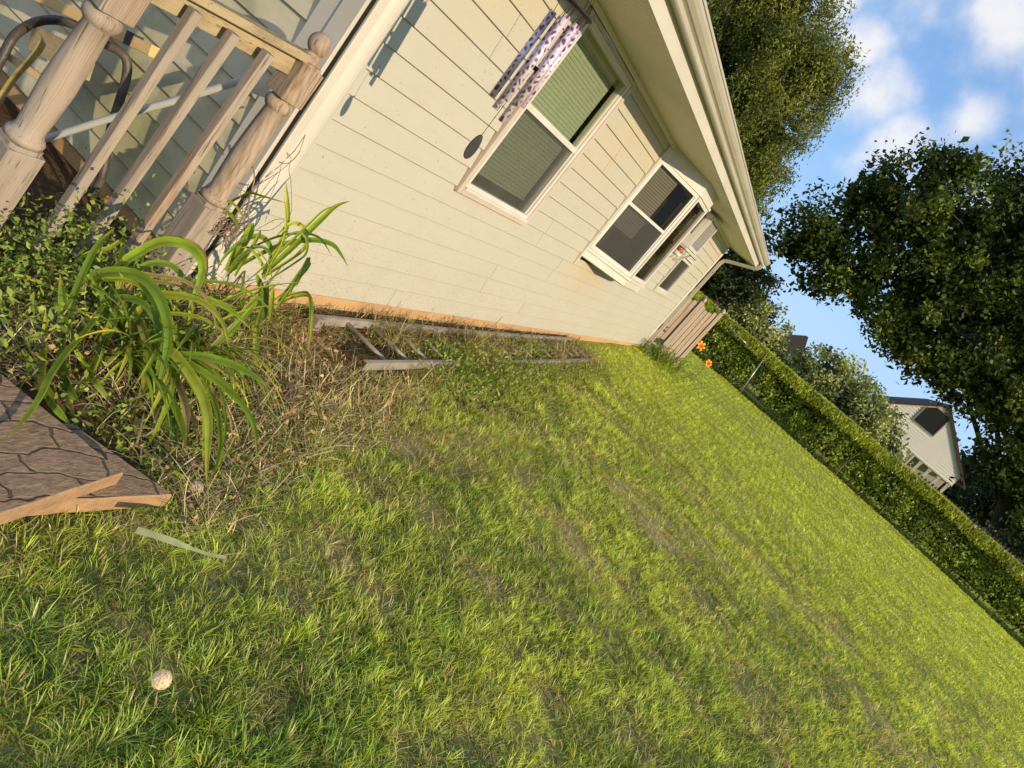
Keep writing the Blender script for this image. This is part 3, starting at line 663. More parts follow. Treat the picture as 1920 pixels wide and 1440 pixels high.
mb.add([(7.9, 2.63, ZS), (10.25, 2.63, ZS), (10.25, 3.1, ZS), (7.9, 3.1, ZS), (7.9, 2.63, ZH), (10.25, 2.63, ZH), (10.25, 3.1, ZH), (7.9, 3.1, ZH)], [(0, 1, 2, 3), (4, 7, 6, 5), (3, 2, 6, 7), (0, 3, 7, 4), (1, 5, 6, 2)])
mb.build('room_recess', ROOM, bw, recalc=False)
# ---- small far window
double_hung(house, lambda a, o, z: (a, WALL_Y - 0.012 - o, z), 12.12, 13.20, -0.455, 0.255, 0.15, blind=False, glassm=GLASSD, casing=TRIM)

# ------------------------------------------------------------------ air conditioner on its wall shelf
ac = empty('air_conditioner', (11.45, 2.36, 0.36), 'beige box air conditioner sticking out of the wall on a shelf under the eaves', 'air conditioner')
ACM = mat('beige_ac_casing', (0.70, 0.66, 0.58), (0.63, 0.59, 0.51), 0.5, (6, 6, 6)); ACG = mat('grey_ac_grille', (0.32, 0.30, 0.27), (0.26, 0.25, 0.22), 0.6, (9, 9, 9))
mb = MB(); mb.box((10.98, 2.29, 0.315), (11.80, 2.484, 0.885)); mb.build('casing', ACM, ac, bevel=0.006)
mb = MB()
for a, b, c, d in ((10.99, 11.04, 0.322, 0.878), (11.74, 11.79, 0.322, 0.878), (11.04, 11.74, 0.322, 0.370), (11.04, 11.74, 0.830, 0.878)): mb.box((a, 2.272, c), (b, 2.289, d))
mb.build('front_frame', VINYL, ac, bevel=0.003)
mb = MB()
for i in range(27): mb.box((11.045 + i * 0.0257, 2.278, 0.372), (11.058 + i * 0.0257, 2.288, 0.828))
mb.build('grille', ACG, ac)
mb = MB()
for i in range(14): mb.box((10.9755, 2.37, 0.50 + i * 0.024), (10.9795, 2.43, 0.512 + i * 0.024))
mb.build('side_vent', DARK, ac)
mb = MB(); mb.box((10.93, 2.28, 0.275), (11.86, 2.482, 0.312)); mb.beam((11.1, 2.47, 0.05), (11.1, 2.32, 0.27), 0.03, 0.03); mb.beam((11.75, 2.47, 0.05), (11.75, 2.32, 0.27), 0.03, 0.03); mb.build('shelf', TRIM, ac)
# small feeder below it
fd = empty('bird_feeder', (11.0, 2.36, 0.10), 'small red and white hanging feeder on a pale bracket below the air conditioner', 'bird feeder')
mb = MB(); c = np.array((11.0, 2.36, 0.20)); mb.lathe(c, c + (0, 0, 1), [(0, 0.015), (0.01, 0.036), (0.05, 0.04), (0.09, 0.03), (0.11, 0.012)], 14); mb.build('bottle', mat('red_plastic', (0.45, 0.09, 0.035), None, 0.35), fd)
mb = MB(); c = np.array((11.0, 2.36, 0.13)); mb.lathe(c, c + (0, 0, 1), [(0, 0.01), (0.01, 0.08), (0.03, 0.085), (0.06, 0.03), (0.068, 0.01)], 14)
for a in range(4): mb.tube([c + (0, 0, 0.02), c + (0.1 * math.cos(a * 1.57), 0.1 * math.sin(a * 1.57), 0.05)], 0.008, 6)
mb.build('tray', VINYL, fd)
mb = MB(); mb.tube(cr([(10.72, 2.485, -0.02), (11.0, 2.36, 0.135)], 6), 0.007, 6); mb.tube(cr([(11.2, 2.485, -0.05), (11.0, 2.36, 0.13)], 6), 0.007, 6); mb.build('bracket', mat('pale_bracket_metal', (0.55, 0.52, 0.45), None, 0.4), fd)

# ------------------------------------------------------------------ wind chime hanging from the gutter
KC = 1.625 / 1.70
CH = np.array((3.092 * KC, 1.625, 0.0))
chime = empty('wind_chime', (3.092 * KC, 1.625, -0.23), 'purple patterned tube wind chime hanging from the gutter in front of the siding', 'wind chime')
CHD = mat('dark_chime_wood', (0.012, 0.011, 0.010), (0.02, 0.018, 0.016), 0.5, (20, 20, 20), spec=0.25)
def chime_mat():
    m, nt, N, L = newmat('purple_chime_tube')
    o = N.new('ShaderNodeOutputMaterial'); b = N.new('ShaderNodeBsdfPrincipled'); L.new(b.outputs[0], o.inputs[0])
    b.inputs['Roughness'].default_value = 0.25; b.inputs['Metallic'].default_value = 0.3
    tc = N.new('ShaderNodeTexCoord'); v = N.new('ShaderNodeTexVoronoi'); v.feature = 'DISTANCE_TO_EDGE'; v.inputs['Scale'].default_value = 52; L.new(tc.outputs['Object'], v.inputs['Vector'])
    mp = N.new('ShaderNodeMapping'); mp.inputs['Scale'].default_value = (1, 1, 0.7); L.new(tc.outputs['Object'], mp.inputs[0]); L.new(mp.outputs[0], v.inputs['Vector'])
    r = N.new('ShaderNodeValToRGB'); e = r.color_ramp.elements; e[0].position = 0.10; e[0].color = (0.75, 0.62, 0.66, 1); e[1].position = 0.30; e[1].color = (0.16, 0.075, 0.14, 1)
    L.new(v.outputs['Distance'], r.inputs[0]); L.new(r.outputs[0], b.inputs['Base Color']); return m
CHM = chime_mat()
mb = MB(); c = CH + (0, 0, 0.52); mb.lathe(c, c + (0, 0, 1), [(0, 0.05), (0.001, 0.084), (0.006, 0.090), (0.012, 0.088), (0.013, 0.062), (0.016, 0.05)], 28); mb.build('top_disc', CHD, chime)
tubes = [(200, 0.48, 0.07), (250, 0.48, 0.085), (310, 0.475, 0.095), (0, 0.47, -0.008), (50, 0.475, 0.018), (120, 0.465, 0.045)]
cords = MB(); cords.tube([CH + (0, 0.085, 1.10), CH + (0, 0, 0.70)], 0.0022, 6)
for a, zt, zb in tubes:
    a = math.radians(a); p = CH + (0.063 * math.cos(a), 0.063 * math.sin(a), 0)
    mb = MB(); r = 0.0155; n = 18
    mb.lathe(p + (0, 0, zb), p + (0, 0, zt), [(0.004, r * 0.84), (0, r * 0.86), (0, r), (zt - zb, r), (zt - zb, r * 0.86), (zt - zb - 0.004, r * 0.84)], n); mb.build('tube', CHM, chime)
    for s_ in (-1, 1):
        t_ = np.array((-math.sin(a), math.cos(a), 0)) * 0.012 * s_
        cords.tube([p + t_ + (0, 0, zt - 0.02), CH + (0.07 * math.cos(a), 0.07 * math.sin(a), 0.52) + t_ * 0.4], 0.0013, 5)
    cords.tube([CH + (0.07 * math.cos(a), 0.07 * math.sin(a), 0.533), CH + (0, 0, 0.70)], 0.0013, 5)
cords.tube([CH + (0, 0, 0.52), CH + (0, 0, -0.10)], 0.0014, 5); cords.build('cord', CHD, chime)
mb = MB(); c = CH + (0, 0, 0.240); mb.lathe(c, c + (0, 0, 1), [(0, 0.02), (0.001, 0.032), (0.008, 0.035), (0.017, 0.032), (0.018, 0.02)], 20); mb.build('clapper', CHD, chime)
mb = MB(); ang = math.radians(35); ax = np.array((math.cos(ang), math.sin(ang) * -1, 0)); nn = 28
ol = [(0.023 * math.cos(k * 2 * math.pi / nn) * (1 + 0.25 * math.sin(k * 2 * math.pi / nn) * -1 * 0.5), 0.062 * math.sin(k * 2 * math.pi / nn)) for k in range(nn)]
nv_ = np.array((ax[1], -ax[0], 0))
mb.prism(ol, lambda p, t: CH + (0, 0, -0.162) + ax * p[0] + np.array((0, 0, p[1])) + nv_ * t, -0.004, 0.004); mb.build('wind_sail', CHD, chime, bevel=0.001)

# ------------------------------------------------------------------ leaning porch railing in front of the side wall
WOODZ = wood('weathered_post_wood', (0.36, 0.265, 0.18), (0.17, 0.10, 0.055), 'z')
WOODG = wood('grey_weathered_wood', (0.34, 0.27, 0.20), (0.18, 0.135, 0.09), 'z', grey=(0.29, 0.25, 0.20))
WOODX = wood('weathered_rail_wood', (0.40, 0.30, 0.16), (0.16, 0.10, 0.045), 'x', grey=(0.31, 0.26, 0.16))
WOODO = wood('warm_timber', (0.66, 0.43, 0.17), (0.45, 0.26, 0.09), 'y', grey=(0.55, 0.40, 0.20))
P2a = pt(300, 517, 3.62); P2b = pt(612, 66, 3.30)
A1 = pt(43, 262, 2.74); B1 = pt(187, 40, 2.60)
L1 = np.linalg.norm(B1 - A1) / 0.385; d1 = (B1 - A1) / np.linalg.norm(B1 - A1); P1a = A1 - d1 * 0.335 * L1; P1b = P1a + d1 * L1
P2len = np.linalg.norm(P2b - P2a); d2 = (P2b - P2a) / P2len
head1 = P1a + d1 * 0.83 * L1; head2 = P2a + d2 * 0.83 * P2len
rdir = head2 - head1; rdir[2] = 0; rdir /= np.linalg.norm(rdir)
rail = empty('porch_railing', (*(P2a[:2]), P2a[2]), 'weathered wooden porch railing leaning by the house corner with a ball-topped newel post', 'railing')
def newel(p, q, Lp, half, name, ball=True, base_m=WOODG):
    d = (q - p) / Lp; s1 = np.cross(d, (0, 0, 1.0)) if False else rdir - d * (rdir @ d); s1 /= np.linalg.norm(s1); s2 = np.cross(d, s1)
    m = MB()
    m.obox(p + d * (0.155 * Lp), s1 * half, s2 * half, d * 0.165 * Lp, 0.006)
    m.obox(p + d * (0.325 * Lp), s1 * half * 0.9, s2 * half * 0.9, d * 0.008 * Lp, 0.02)
    h = half
    post = m.build(name, [base_m], rail, bevel=0.004)
    m = MB(); m.obox(p + d * (0.825 * Lp), s1 * half, s2 * half, d * 0.066 * Lp, 0.008)
    m.obox(p + d * (0.895 * Lp), s1 * half * 0.88, s2 * half * 0.88, d * 0.006 * Lp, 0.02)
    m.build('head_block', [WOODZ], post, bevel=0.004)
    m = MB()
    m.lathe(p + d * 0.332 * Lp, q, [(0, h * 0.80), (0.008, h * 0.98), (0.024, h * 1.02), (0.036, h * 0.92), (0.040, h * 0.80), (0.050, h * 0.80), (0.06, h * 0.72), (0.10, h * 0.76), (0.19 * Lp, h * 0.86), (0.30 * Lp, h * 0.78),
             (0.375 * Lp, h * 0.70), (0.382 * Lp, h * 0.84), (0.390 * Lp, h * 0.95), (0.402 * Lp, h * 1.0), (0.414 * Lp, h * 0.93), (0.42 * Lp, h * 0.78), (0.43 * Lp, h * 0.74)], 28)
    m.build('turned_shaft', WOODZ, post)
    if ball:
        m = MB(); b0 = p + d * 0.90 * Lp
        r = 0.054; cz = 0.058 * Lp
        pr = [(0, h * 0.75), (0.005, h * 0.80), (0.014, h * 0.80), (0.018, h * 0.60), (0.026, h * 0.58), (0.03, h * 0.66), (0.036, h * 0.6)]
        for k in range(13):
            a = -1.05 + (1.05 + math.pi / 2 - 0.03) * k / 12; pr.append((cz + r * math.sin(a) + 0.008, r * math.cos(a)))
        m.lathe(b0, q, pr, 28); m.build('ball_finial', WOODZ, post)
    return post
newel(P2a, P2b, P2len, 0.068, 'newel_post', True, WOODG)
newel(P1a, P1b, L1, 0.070, 'newel_post', True, WOODG)
upn = np.array((0, 0, 1.0))
qa = pt(571, 104, 3.27); qb = pt(380, -2, 2.92); qdir = (qb - qa) / np.linalg.norm(qb - qa)
side_out = np.array((qdir[1], -qdir[0], 0)); side_out = side_out if side_out[1] < 0 else -side_out
capA = qa + side_out * 0.012; capB = capA + qdir * np.linalg.norm(head1 - head2) * 0.98
m = MB(); m.beam(capA, capB, 0.090, 0.038, cham=0.004); m.build('top_rail', WOODX, rail)
m = MB(); m.beam(capA - upn * 0.066 - side_out * 0.03 + qdir * 0.02, capB - upn * 0.066 - side_out * 0.03, 0.036, 0.088, cham=0.003); m.build('sub_rail', WOODX, rail)
for (u0, v0, t0, u1, v1, t1) in ((368, 20, 2.89, 62, 478, 3.20), (439, 62, 3.01, 146, 482, 3.33), (504, 99, 3.13, 238, 476, 3.42)):
    a = pt(u0, v0, t0) ; b = pt(u1, v1, t1)
    m = MB(); d = (a - b) / np.linalg.norm(a - b); s1 = rdir - d * (rdir @ d); s1 /= np.linalg.norm(s1); s2 = np.cross(d, s1); c = (a + b) / 2
    m.obox(c, s1 * 0.0225, s2 * 0.0225, (a - b) / 2, 0.0035); m.build('baluster', WOODG if u0 < 500 else WOODZ, rail)

# things stacked behind the railing
m = MB(); m.tube(cr([onx(62, 268, 2.72), onx(200, 224, 2.78), onx(330, 188, 2.84), onx(470, 146, 2.90)], 16), 0.0185, 14)
tag(m.build('conduit', mat('grey_pvc', (0.40, 0.40, 0.35), (0.46, 0.45, 0.38), 0.45, (5, 5, 5)), base=onx(62, 268, 2.72)), 'straight grey plastic conduit slanting behind the balusters', 'conduit')
m = MB(); m.tube(cr([onx(u, v, x) for u, v, x in ((-30, 170, 2.6), (4, 108, 2.62), (28, 66, 2.64), (66, 42, 2.66), (108, 38, 2.68), (150, 52, 2.72), (192, 80, 2.76), (224, 96, 2.80), (238, 116, 2.83), (236, 150, 2.85), (222, 196, 2.86), (206, 250, 2.86), (198, 300, 2.87), (188, 340, 2.88), (170, 372, 2.9))], 48), 0.023, 14)
tag(m.build('bent_pipe', mat('rusty_black_pipe', (0.030, 0.026, 0.022), (0.11, 0.085, 0.06), 0.5, (7, 7, 7), bump=0.3), base=onx(188, 340, 2.88)), 'bent black pipe curving over behind the nearer newel post', 'pipe')
tb = empty('timber_beam', onx(180, 40, 2.72), 'orange squared timber with a dark metal strap behind the nearer newel post', 'timber')
e0 = onx(60, -12, 2.70); e1 = onx(290, 98, 2.74); dd = (e1 - e0) / np.linalg.norm(e1 - e0)
m = MB(); m.beam(e0, e1, 0.06, 0.055, cham=0.004); m.build('beam', WOODO, tb)
m = MB(); cS = onx(250, 76, 2.732); m.beam(cS - dd * 0.02, cS + dd * 0.022, 0.068, 0.064); m.build('strap', mat('dark_steel_strap', (0.04, 0.042, 0.045), None, 0.6), tb)
m = MB(); a, b = onx(80, 72, 2.66), onx(165, 118, 2.70); m.beam(a, b, 0.02, 0.16, cham=0.002); a, b = onx(14, 112, 2.62), onx(120, 160, 2.66); m.beam(a, b, 0.03, 0.035)
m = MB(); a, b = onx(60, 70, 2.74), onx(172, 128, 2.78); m.beam(a, b, 0.02, 0.13, cham=0.002)
tag(m.build('board', WOODX, base=a), 'short grey board offcut inside the bend of the black pipe', 'board')
m = MB(); a, b = onx(-6, 92, 2.66), onx(118, 172, 2.72); m.beam(a, b, 0.032, 0.034, cham=0.003)
tag(m.build('board', WOODO, base=a), 'thin tan stick of wood lying below the black pipe bend', 'board')
m = MB(); m.cc = (0.34, 0.27, 0.10); m.leaf(cr([onx(u, v, 2.60) for u, v in ((58, 52), (72, 62), (79, 76), (70, 96), (52, 116), (30, 140), (10, 168), (-10, 200))], 20), 0.04, fold=0.1, prof=lambda t: 0.35 if t < 0.3 else 1.0)
STRAW = foliage('dry_straw', rough=0.8, trans=0.2, spec=0.15, var=0.3, nscale=14, tcol=(1.1, 1.0, 0.7))
tag(m.build('strap', STRAW, base=onx(10, 168, 2.6), recalc=False), 'frayed yellowish strap hanging beside the nearer newel post', 'strap')

# ------------------------------------------------------------------ stone slabs
def slab_mat():
    m, nt, N, L = newmat('stamped_stone')
    o = N.new('ShaderNodeOutputMaterial'); b = N.new('ShaderNodeBsdfPrincipled'); L.new(b.outputs[0], o.inputs[0]); b.inputs['Roughness'].default_value = 0.75
    tc = N.new('ShaderNodeTexCoord'); nz = N.new('ShaderNodeTexNoise'); nz.inputs['Scale'].default_value = 3.2; nz.inputs['Detail'].default_value = 4
    L.new(tc.outputs['Object'], nz.inputs['Vector'])
    wp = N.new('ShaderNodeVectorMath'); wp.operation = 'MULTIPLY_ADD'; L.new(nz.outputs['Color'], wp.inputs[0]); wp.inputs[1].default_value = (0.22, 0.22, 0); L.new(tc.outputs['Object'], wp.inputs[2])
    mp = N.new('ShaderNodeMapping'); mp.inputs['Rotation'].default_value = (0, 0, 0.25); L.new(wp.outputs[0], mp.inputs[0])
    br = N.new('ShaderNodeTexBrick'); br.inputs['Scale'].default_value = 1.0; br.inputs['Brick Width'].default_value = 0.19; br.inputs['Row Height'].default_value = 0.105; br.inputs['Mortar Size'].default_value = 0.0065; br.inputs['Mortar Smooth'].default_value = 1.0
    L.new(mp.outputs[0], br.inputs['Vector'])
    n2 = N.new('ShaderNodeTexNoise'); n2.inputs['Scale'].default_value = 26; n2.inputs['Detail'].default_value = 8; n2.inputs['Roughness'].default_value = 0.7
    m2 = N.new('ShaderNodeMapping'); m2.inputs['Scale'].default_value = (1, 2.2, 1); L.new(tc.outputs['Object'], m2.inputs[0]); L.new(m2.outputs[0], n2.inputs['Vector'])
    r = N.new('ShaderNodeValToRGB'); e = r.color_ramp.elements; e[0].position = 0.35; e[0].color = (0.20, 0.118, 0.062, 1); e[1].position = 0.68; e[1].color = (0.42, 0.275, 0.155, 1); L.new(n2.outputs['Fac'], r.inputs[0])
    mx = N.new('ShaderNodeMix'); mx.data_type = 'RGBA'; L.new(br.outputs['Fac'], mx.inputs['Factor']); L.new(r.outputs[0], mx.inputs['A']); mx.inputs['B'].default_value = (0.17, 0.10, 0.055, 1); L.new(mx.outputs['Result'], b.inputs['Base Color'])
    ad = N.new('ShaderNodeMath'); ad.operation = 'MULTIPLY_ADD'; L.new(br.outputs['Fac'], ad.inputs[0]); ad.inputs[1].default_value = -1.2; L.new(n2.outputs['Fac'], ad.inputs[2])
    bp = N.new('ShaderNodeBump'); bp.inputs['Strength'].default_value = 0.9; bp.inputs['Distance'].default_value = 0.012; L.new(ad.outputs[0], bp.inputs['Height']); L.new(bp.outputs[0], b.inputs['Normal'])
    return m
SLAB = slab_mat(); SLABE = mat('orange_stone_edge', (0.36, 0.215, 0.105), (0.25, 0.145, 0.07), 0.85, (18, 18, 30), bump=0.6, bscale=60)
def slab(cpx, e1, e2, z, th, L_1, L_2, label):
    c = onz(*cpx, z); a = onz(*e1, z) - c; b = onz(*e2, z) - c; a /= np.linalg.norm(a); b /= np.linalg.norm(b)
    def edge(p, q, n, amp):
        out = []
        for k in range(n):
            t = k / n; v = p + (q - p) * t; w = np.cross((q - p) / np.linalg.norm(q - p), (0, 0, 1)); v = v + w * amp * (fbm(k * 0.9 + p[0] * 31, p[1] * 17, 2) - 0.5) * (k > 0); out.append(v)
        return out
    P = [c, c + a * L_1, c + a * L_1 + b * L_2, c + b * L_2]; ring = []
    for i in range(4): ring += edge(P[i], P[(i + 1) % 4], 14, 0.010)
    n = len(ring); up = np.array((0, 0, 1.0)); cen = np.mean(ring, 0)
    tops = [r + (cen - r) / np.linalg.norm(cen - r) * 0.006 for r in ring]; low = [r - up * 0.007 for r in ring]; bot = [r - up * th for r in ring]
    m = MB(); m.add(tops, [tuple(range(n))]); m.cur = 1
    m.add(tops + low, [(i, (i + 1) % n, n + (i + 1) % n, n + i) for i in range(n)]); m.add(low + bot, [(i, (i + 1) % n, n + (i + 1) % n, n + i) for i in range(n)]); m.add(bot, [tuple(range(n - 1, -1, -1))])
    tag(m.build('paving_slab', [SLAB, SLABE], base=c - up * th), label, 'paving slab')
slab((233, 886), (0, 965), (128, 800), -1.588, 0.052, 0.95, 0.62, 'brown stamped stone slab lying on top of a smaller one')
slab((324, 927), (120, 939), (236, 864), -1.643, 0.055, 0.62, 0.40, 'lower brown stone slab sticking out under the larger one')

# ------------------------------------------------------------------ ladder lying along the foundation
ALU = mat('weathered_aluminium', (0.40, 0.35, 0.28), (0.27, 0.235, 0.19), 0.6, (8, 8, 8), metal=0.35, spots=(14, (0.20, 0.16, 0.11), 0.62), bump=0.15)
lad = empty('ladder', (3.95, 2.15, -1.75), 'long aluminium extension ladder lying flat in the weeds along the foundation', 'ladder')
def lz(x): return -1.692 + 0.055 * float(smooth(6, 12, x))
def rail_mesh(x0, y0, x1, y1, lift0=0.0):
    m = MB()
    for k in range(12):
        a = k / 12; b = (k + 1) / 12; X0, X1 = x0 + (x1 - x0) * a, x0 + (x1 - x0) * b; Y0, Y1 = y0 + (y1 - y0) * a, y0 + (y1 - y0) * b; Z0, Z1 = lz(X0), lz(X1)
        for (dy, dz, w, h) in ((0, 0, 0.006, 0.060), (0.014, 0.030, 0.028, 0.005), (0.014, -0.030, 0.028, 0.005)):
            vs = [(X, Y + dy + sy * w / 2, Z + dz + sz * h / 2) for (X, Y, Z) in ((X0, Y0, Z0), (X1, Y1, Z1)) for sy, sz in ((-1, -1), (1, -1), (1, 1), (-1, 1))]
            m.add(vs, [(0, 1, 5, 4), (1, 2, 6, 5), (2, 3, 7, 6), (3, 0, 4, 7)] + ([(3, 2, 1, 0)] if k == 0 else []) + ([(4, 5, 6, 7)] if k == 11 else []))
    return m
rail_mesh(3.97, 2.345, 9.85, 2.42).build('side_rail', ALU, lad); rail_mesh(4.02, 1.905, 9.75, 1.985).build('side_rail', ALU, lad)
for k in range(18):
    x = 4.33 + k * 0.314; a = (x - 4) / 5.8
    m = MB(); m.tube([(x, 2.342 + 0.075 * a, lz(x)), (x + 0.015, 1.908 + 0.08 * a, lz(x))], 0.0165, 12); m.build('rung', ALU, lad)
m = MB(); m.obox((3.955, 2.325, lz(4)), (0.035, 0, 0), (0, 0.030, 0.0), (0.0, 0, 0.047)); m.build('end_cap', ALU, lad, bevel=0.005)
for zz in (-0.02, 0.02): m = MB(); m.lathe((3.955, 2.298, lz(4) + zz), (3.955, 2.28, lz(4) + zz), [(0, 0.006), (0.004, 0.006)], 10); m.build('bolt', DARK, lad)

# ------------------------------------------------------------------ blade and leaf generators
def blades(root, length, width, az, el0, curl, cb, ct, segs=2, face=None):
    """tapering curved blades; returns verts, quads, tris, colours"""
    n = len(root); lev = []; p = root.copy(); el = el0.copy()
    face = az + math.pi / 2 if face is None else face
    sx = np.stack([np.cos(face), np.sin(face), np.zeros(n)], 1); V = []; Cc = []
    for k in range(segs):
        w = width * (1 - 0.35 * k / segs)
        V += [p - sx * (w / 2)[:, None], p + sx * (w / 2)[:, None]]
        f = k / segs; c = cb * (1 - f) + ct * f; Cc += [c, c]
        st = (length / segs)
        d = np.stack([np.cos(az) * np.cos(el), np.sin(az) * np.cos(el), np.sin(el)], 1); p = p + d * st[:, None]; el = el - curl
    V.append(p); Cc.append(ct); m = 2 * segs + 1
    V = np.stack(V, 1).reshape(-1, 3); Cc = np.stack(Cc, 1).reshape(-1, 3); b = (np.arange(n) * m)[:, None]
    quads = np.concatenate([b + np.array([[2 * k, 2 * k + 1, 2 * k + 3, 2 * k + 2]]) for k in range(segs - 1)]) if segs > 1 else None
    tris = b + np.array([[2 * segs - 2, 2 * segs - 1, 2 * segs]])
    return V, quads, tris, Cc
def merge(parts):
    V, Q, T, C = [], [], [], []; o = 0
    for v, q, t, c in parts:
        V.append(v); C.append(c)
        if q is not None: Q.append(q + o)
        if t is not None: T.append(t + o)
        o += len(v)
    return np.concatenate(V), (np.concatenate(Q) if Q else None), (np.concatenate(T) if T else None), np.concatenate(C)
def leafcloud(pos, length, width, col, up_bias=0.0, axis=None, axis_w=0.0, nrm=None, nrm_w=0.0):
    """flat pointed leaves (6-gon as two quads) at pos with random orientation"""
    n = len(pos); d = rng.normal(size=(n, 3))
    if axis is not None: d = d * (1 - axis_w) + np.asarray(axis) * axis_w * 1.6
    d[:, 2] += up_bias; d /= np.linalg.norm(d, axis=1)[:, None]
    k = rng.normal(size=(n, 3))
    if nrm is not None: k = k * (1 - nrm_w) + nrm * nrm_w * 1.6
    s = np.cross(d, k); s /= np.linalg.norm(s, axis=1)[:, None] + 1e-9; nn = np.cross(s, d)
    L_ = length[:, None]; w = width[:, None]
    V = np.stack([pos - d * L_ / 2, pos - d * L_ * 0.1 + s * w / 2 + nn * w * 0.12, pos + d * L_ / 2, pos - d * L_ * 0.1 - s * w / 2 + nn * w * 0.12], 1).reshape(-1, 3)
    q = (np.arange(n) * 4)[:, None] + np.array([[0, 1, 2, 3]])
    return V, q, None, np.repeat(col, 4, 0)
def lerp_col(a, b, t): return np.array(a)[None] * (1 - t[:, None]) + np.array(b)[None] * t[:, None]

# ------------------------------------------------------------------ daylilies
LILY = foliage('daylily_leaf', rough=0.5, trans=0.32, spec=0.3, var=0.18, nscale=9)
VIEW = RC[2]
def strap_leaf(m, px, t0, t1, w, col, fold=0.16, n=22, prof=None, keep=True):
    k = len(px); P = cr([pt(u, v, t0 + (t1 - t0) * i / (k - 1)) for i, (u, v) in enumerate(px)], n)
    zg = ground(P[:, 0], P[:, 1]) + 0.03 + 0.05 * np.linspace(1, 0, n); zg = np.where((P[:, 0] < 2.0) & (P[:, 1] < 1.75), np.maximum(zg, -1.575), zg); kz = np.where(P[:, 2] < zg, zg / P[:, 2], 1.0); P = P * kz[:, None]
    d = np.gradient(P, axis=0); sd = np.cross(d.mean(0), VIEW); sd = sd / np.linalg.norm(sd) + rng.normal(size=3) * 0.18
    m.cc = tuple(col); 
    if prof is None: prof = lambda t: (0.6 + 0.4 * min(1, t / 0.3)) * (max(0.0, 1 - max(0, (t - 0.5) / 0.5) ** 2.2))
    pts = P; dd = np.gradient(pts, axis=0); dd /= np.linalg.norm(dd, axis=1)[:, None] + 1e-9; vs = []
    for i in range(n):
        x = np.cross(dd[i], VIEW + 0.0) * 0.75 + sd * 0.45; x -= dd[i] * (x @ dd[i]); x /= np.linalg.norm(x); nr = np.cross(x, dd[i]); nr = nr if nr @ VIEW < 0 else -nr
        ww = max(w * prof(i / (n - 1)), w * 0.04); vs += [pts[i] - x * ww / 2 + nr * ww * fold, pts[i], pts[i], pts[i] + x * ww / 2 + nr * ww * fold]
    fs = []
    for i in range(n - 1):
        a = 4 * i; b = a + 4; fs += [(a, a + 1, b + 1, b), (a + 2, a + 3, b + 3, b + 2)]
    m.add(vs, fs, True); base_c = np.array(col); nv4 = len(vs)
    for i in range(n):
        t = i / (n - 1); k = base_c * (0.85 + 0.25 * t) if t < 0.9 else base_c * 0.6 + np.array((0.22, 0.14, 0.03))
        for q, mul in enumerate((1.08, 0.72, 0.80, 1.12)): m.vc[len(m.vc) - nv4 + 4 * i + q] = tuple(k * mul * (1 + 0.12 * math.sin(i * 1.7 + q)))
c2 = lambda L: [(x * 0.4305, 380 + y * 0.4305) for x, y in L]
c4 = lambda L: [(400 + x / 4.8, 300 + y / 4.8) for x, y in L]
GR = [(0.27, 0.38, 0.03), (0.21, 0.32, 0.03), (0.34, 0.42, 0.035), (0.13, 0.21, 0.025), (0.40, 0.43, 0.045)]
def g(k): return np.array(GR[k % 5]) * rng.uniform(0.85, 1.15)
def extra_leaves(m, base, n, L0, L1_, w, azc, azs, elev=(0.9, 1.4)):
    for k in range(n):
        az = azc + rng.normal() * azs; L = rng.uniform(L0, L1_); e = rng.uniform(*elev); p = np.array(base) + np.append(rng.normal(size=2) * 0.05, 0); P = [p]; c_ = rng.uniform(0.11, 0.26)
        for s_ in range(9): e -= c_; p = p + np.array((math.cos(az) * math.cos(e), math.sin(az) * math.cos(e), math.sin(e))) * L / 9; p[2] = max(p[2], float(ground(p[0], p[1])) + 0.01); P.append(p)
        m.cc = tuple(g(k) * (0.9 if k % 6 else 1.0) * (np.array((1, 1, 1)) if k % 6 else np.array((1.8, 1.15, 1.6)))); m.leaf(np.array(P), w * rng.uniform(0.7, 1.1), fold=0.2)
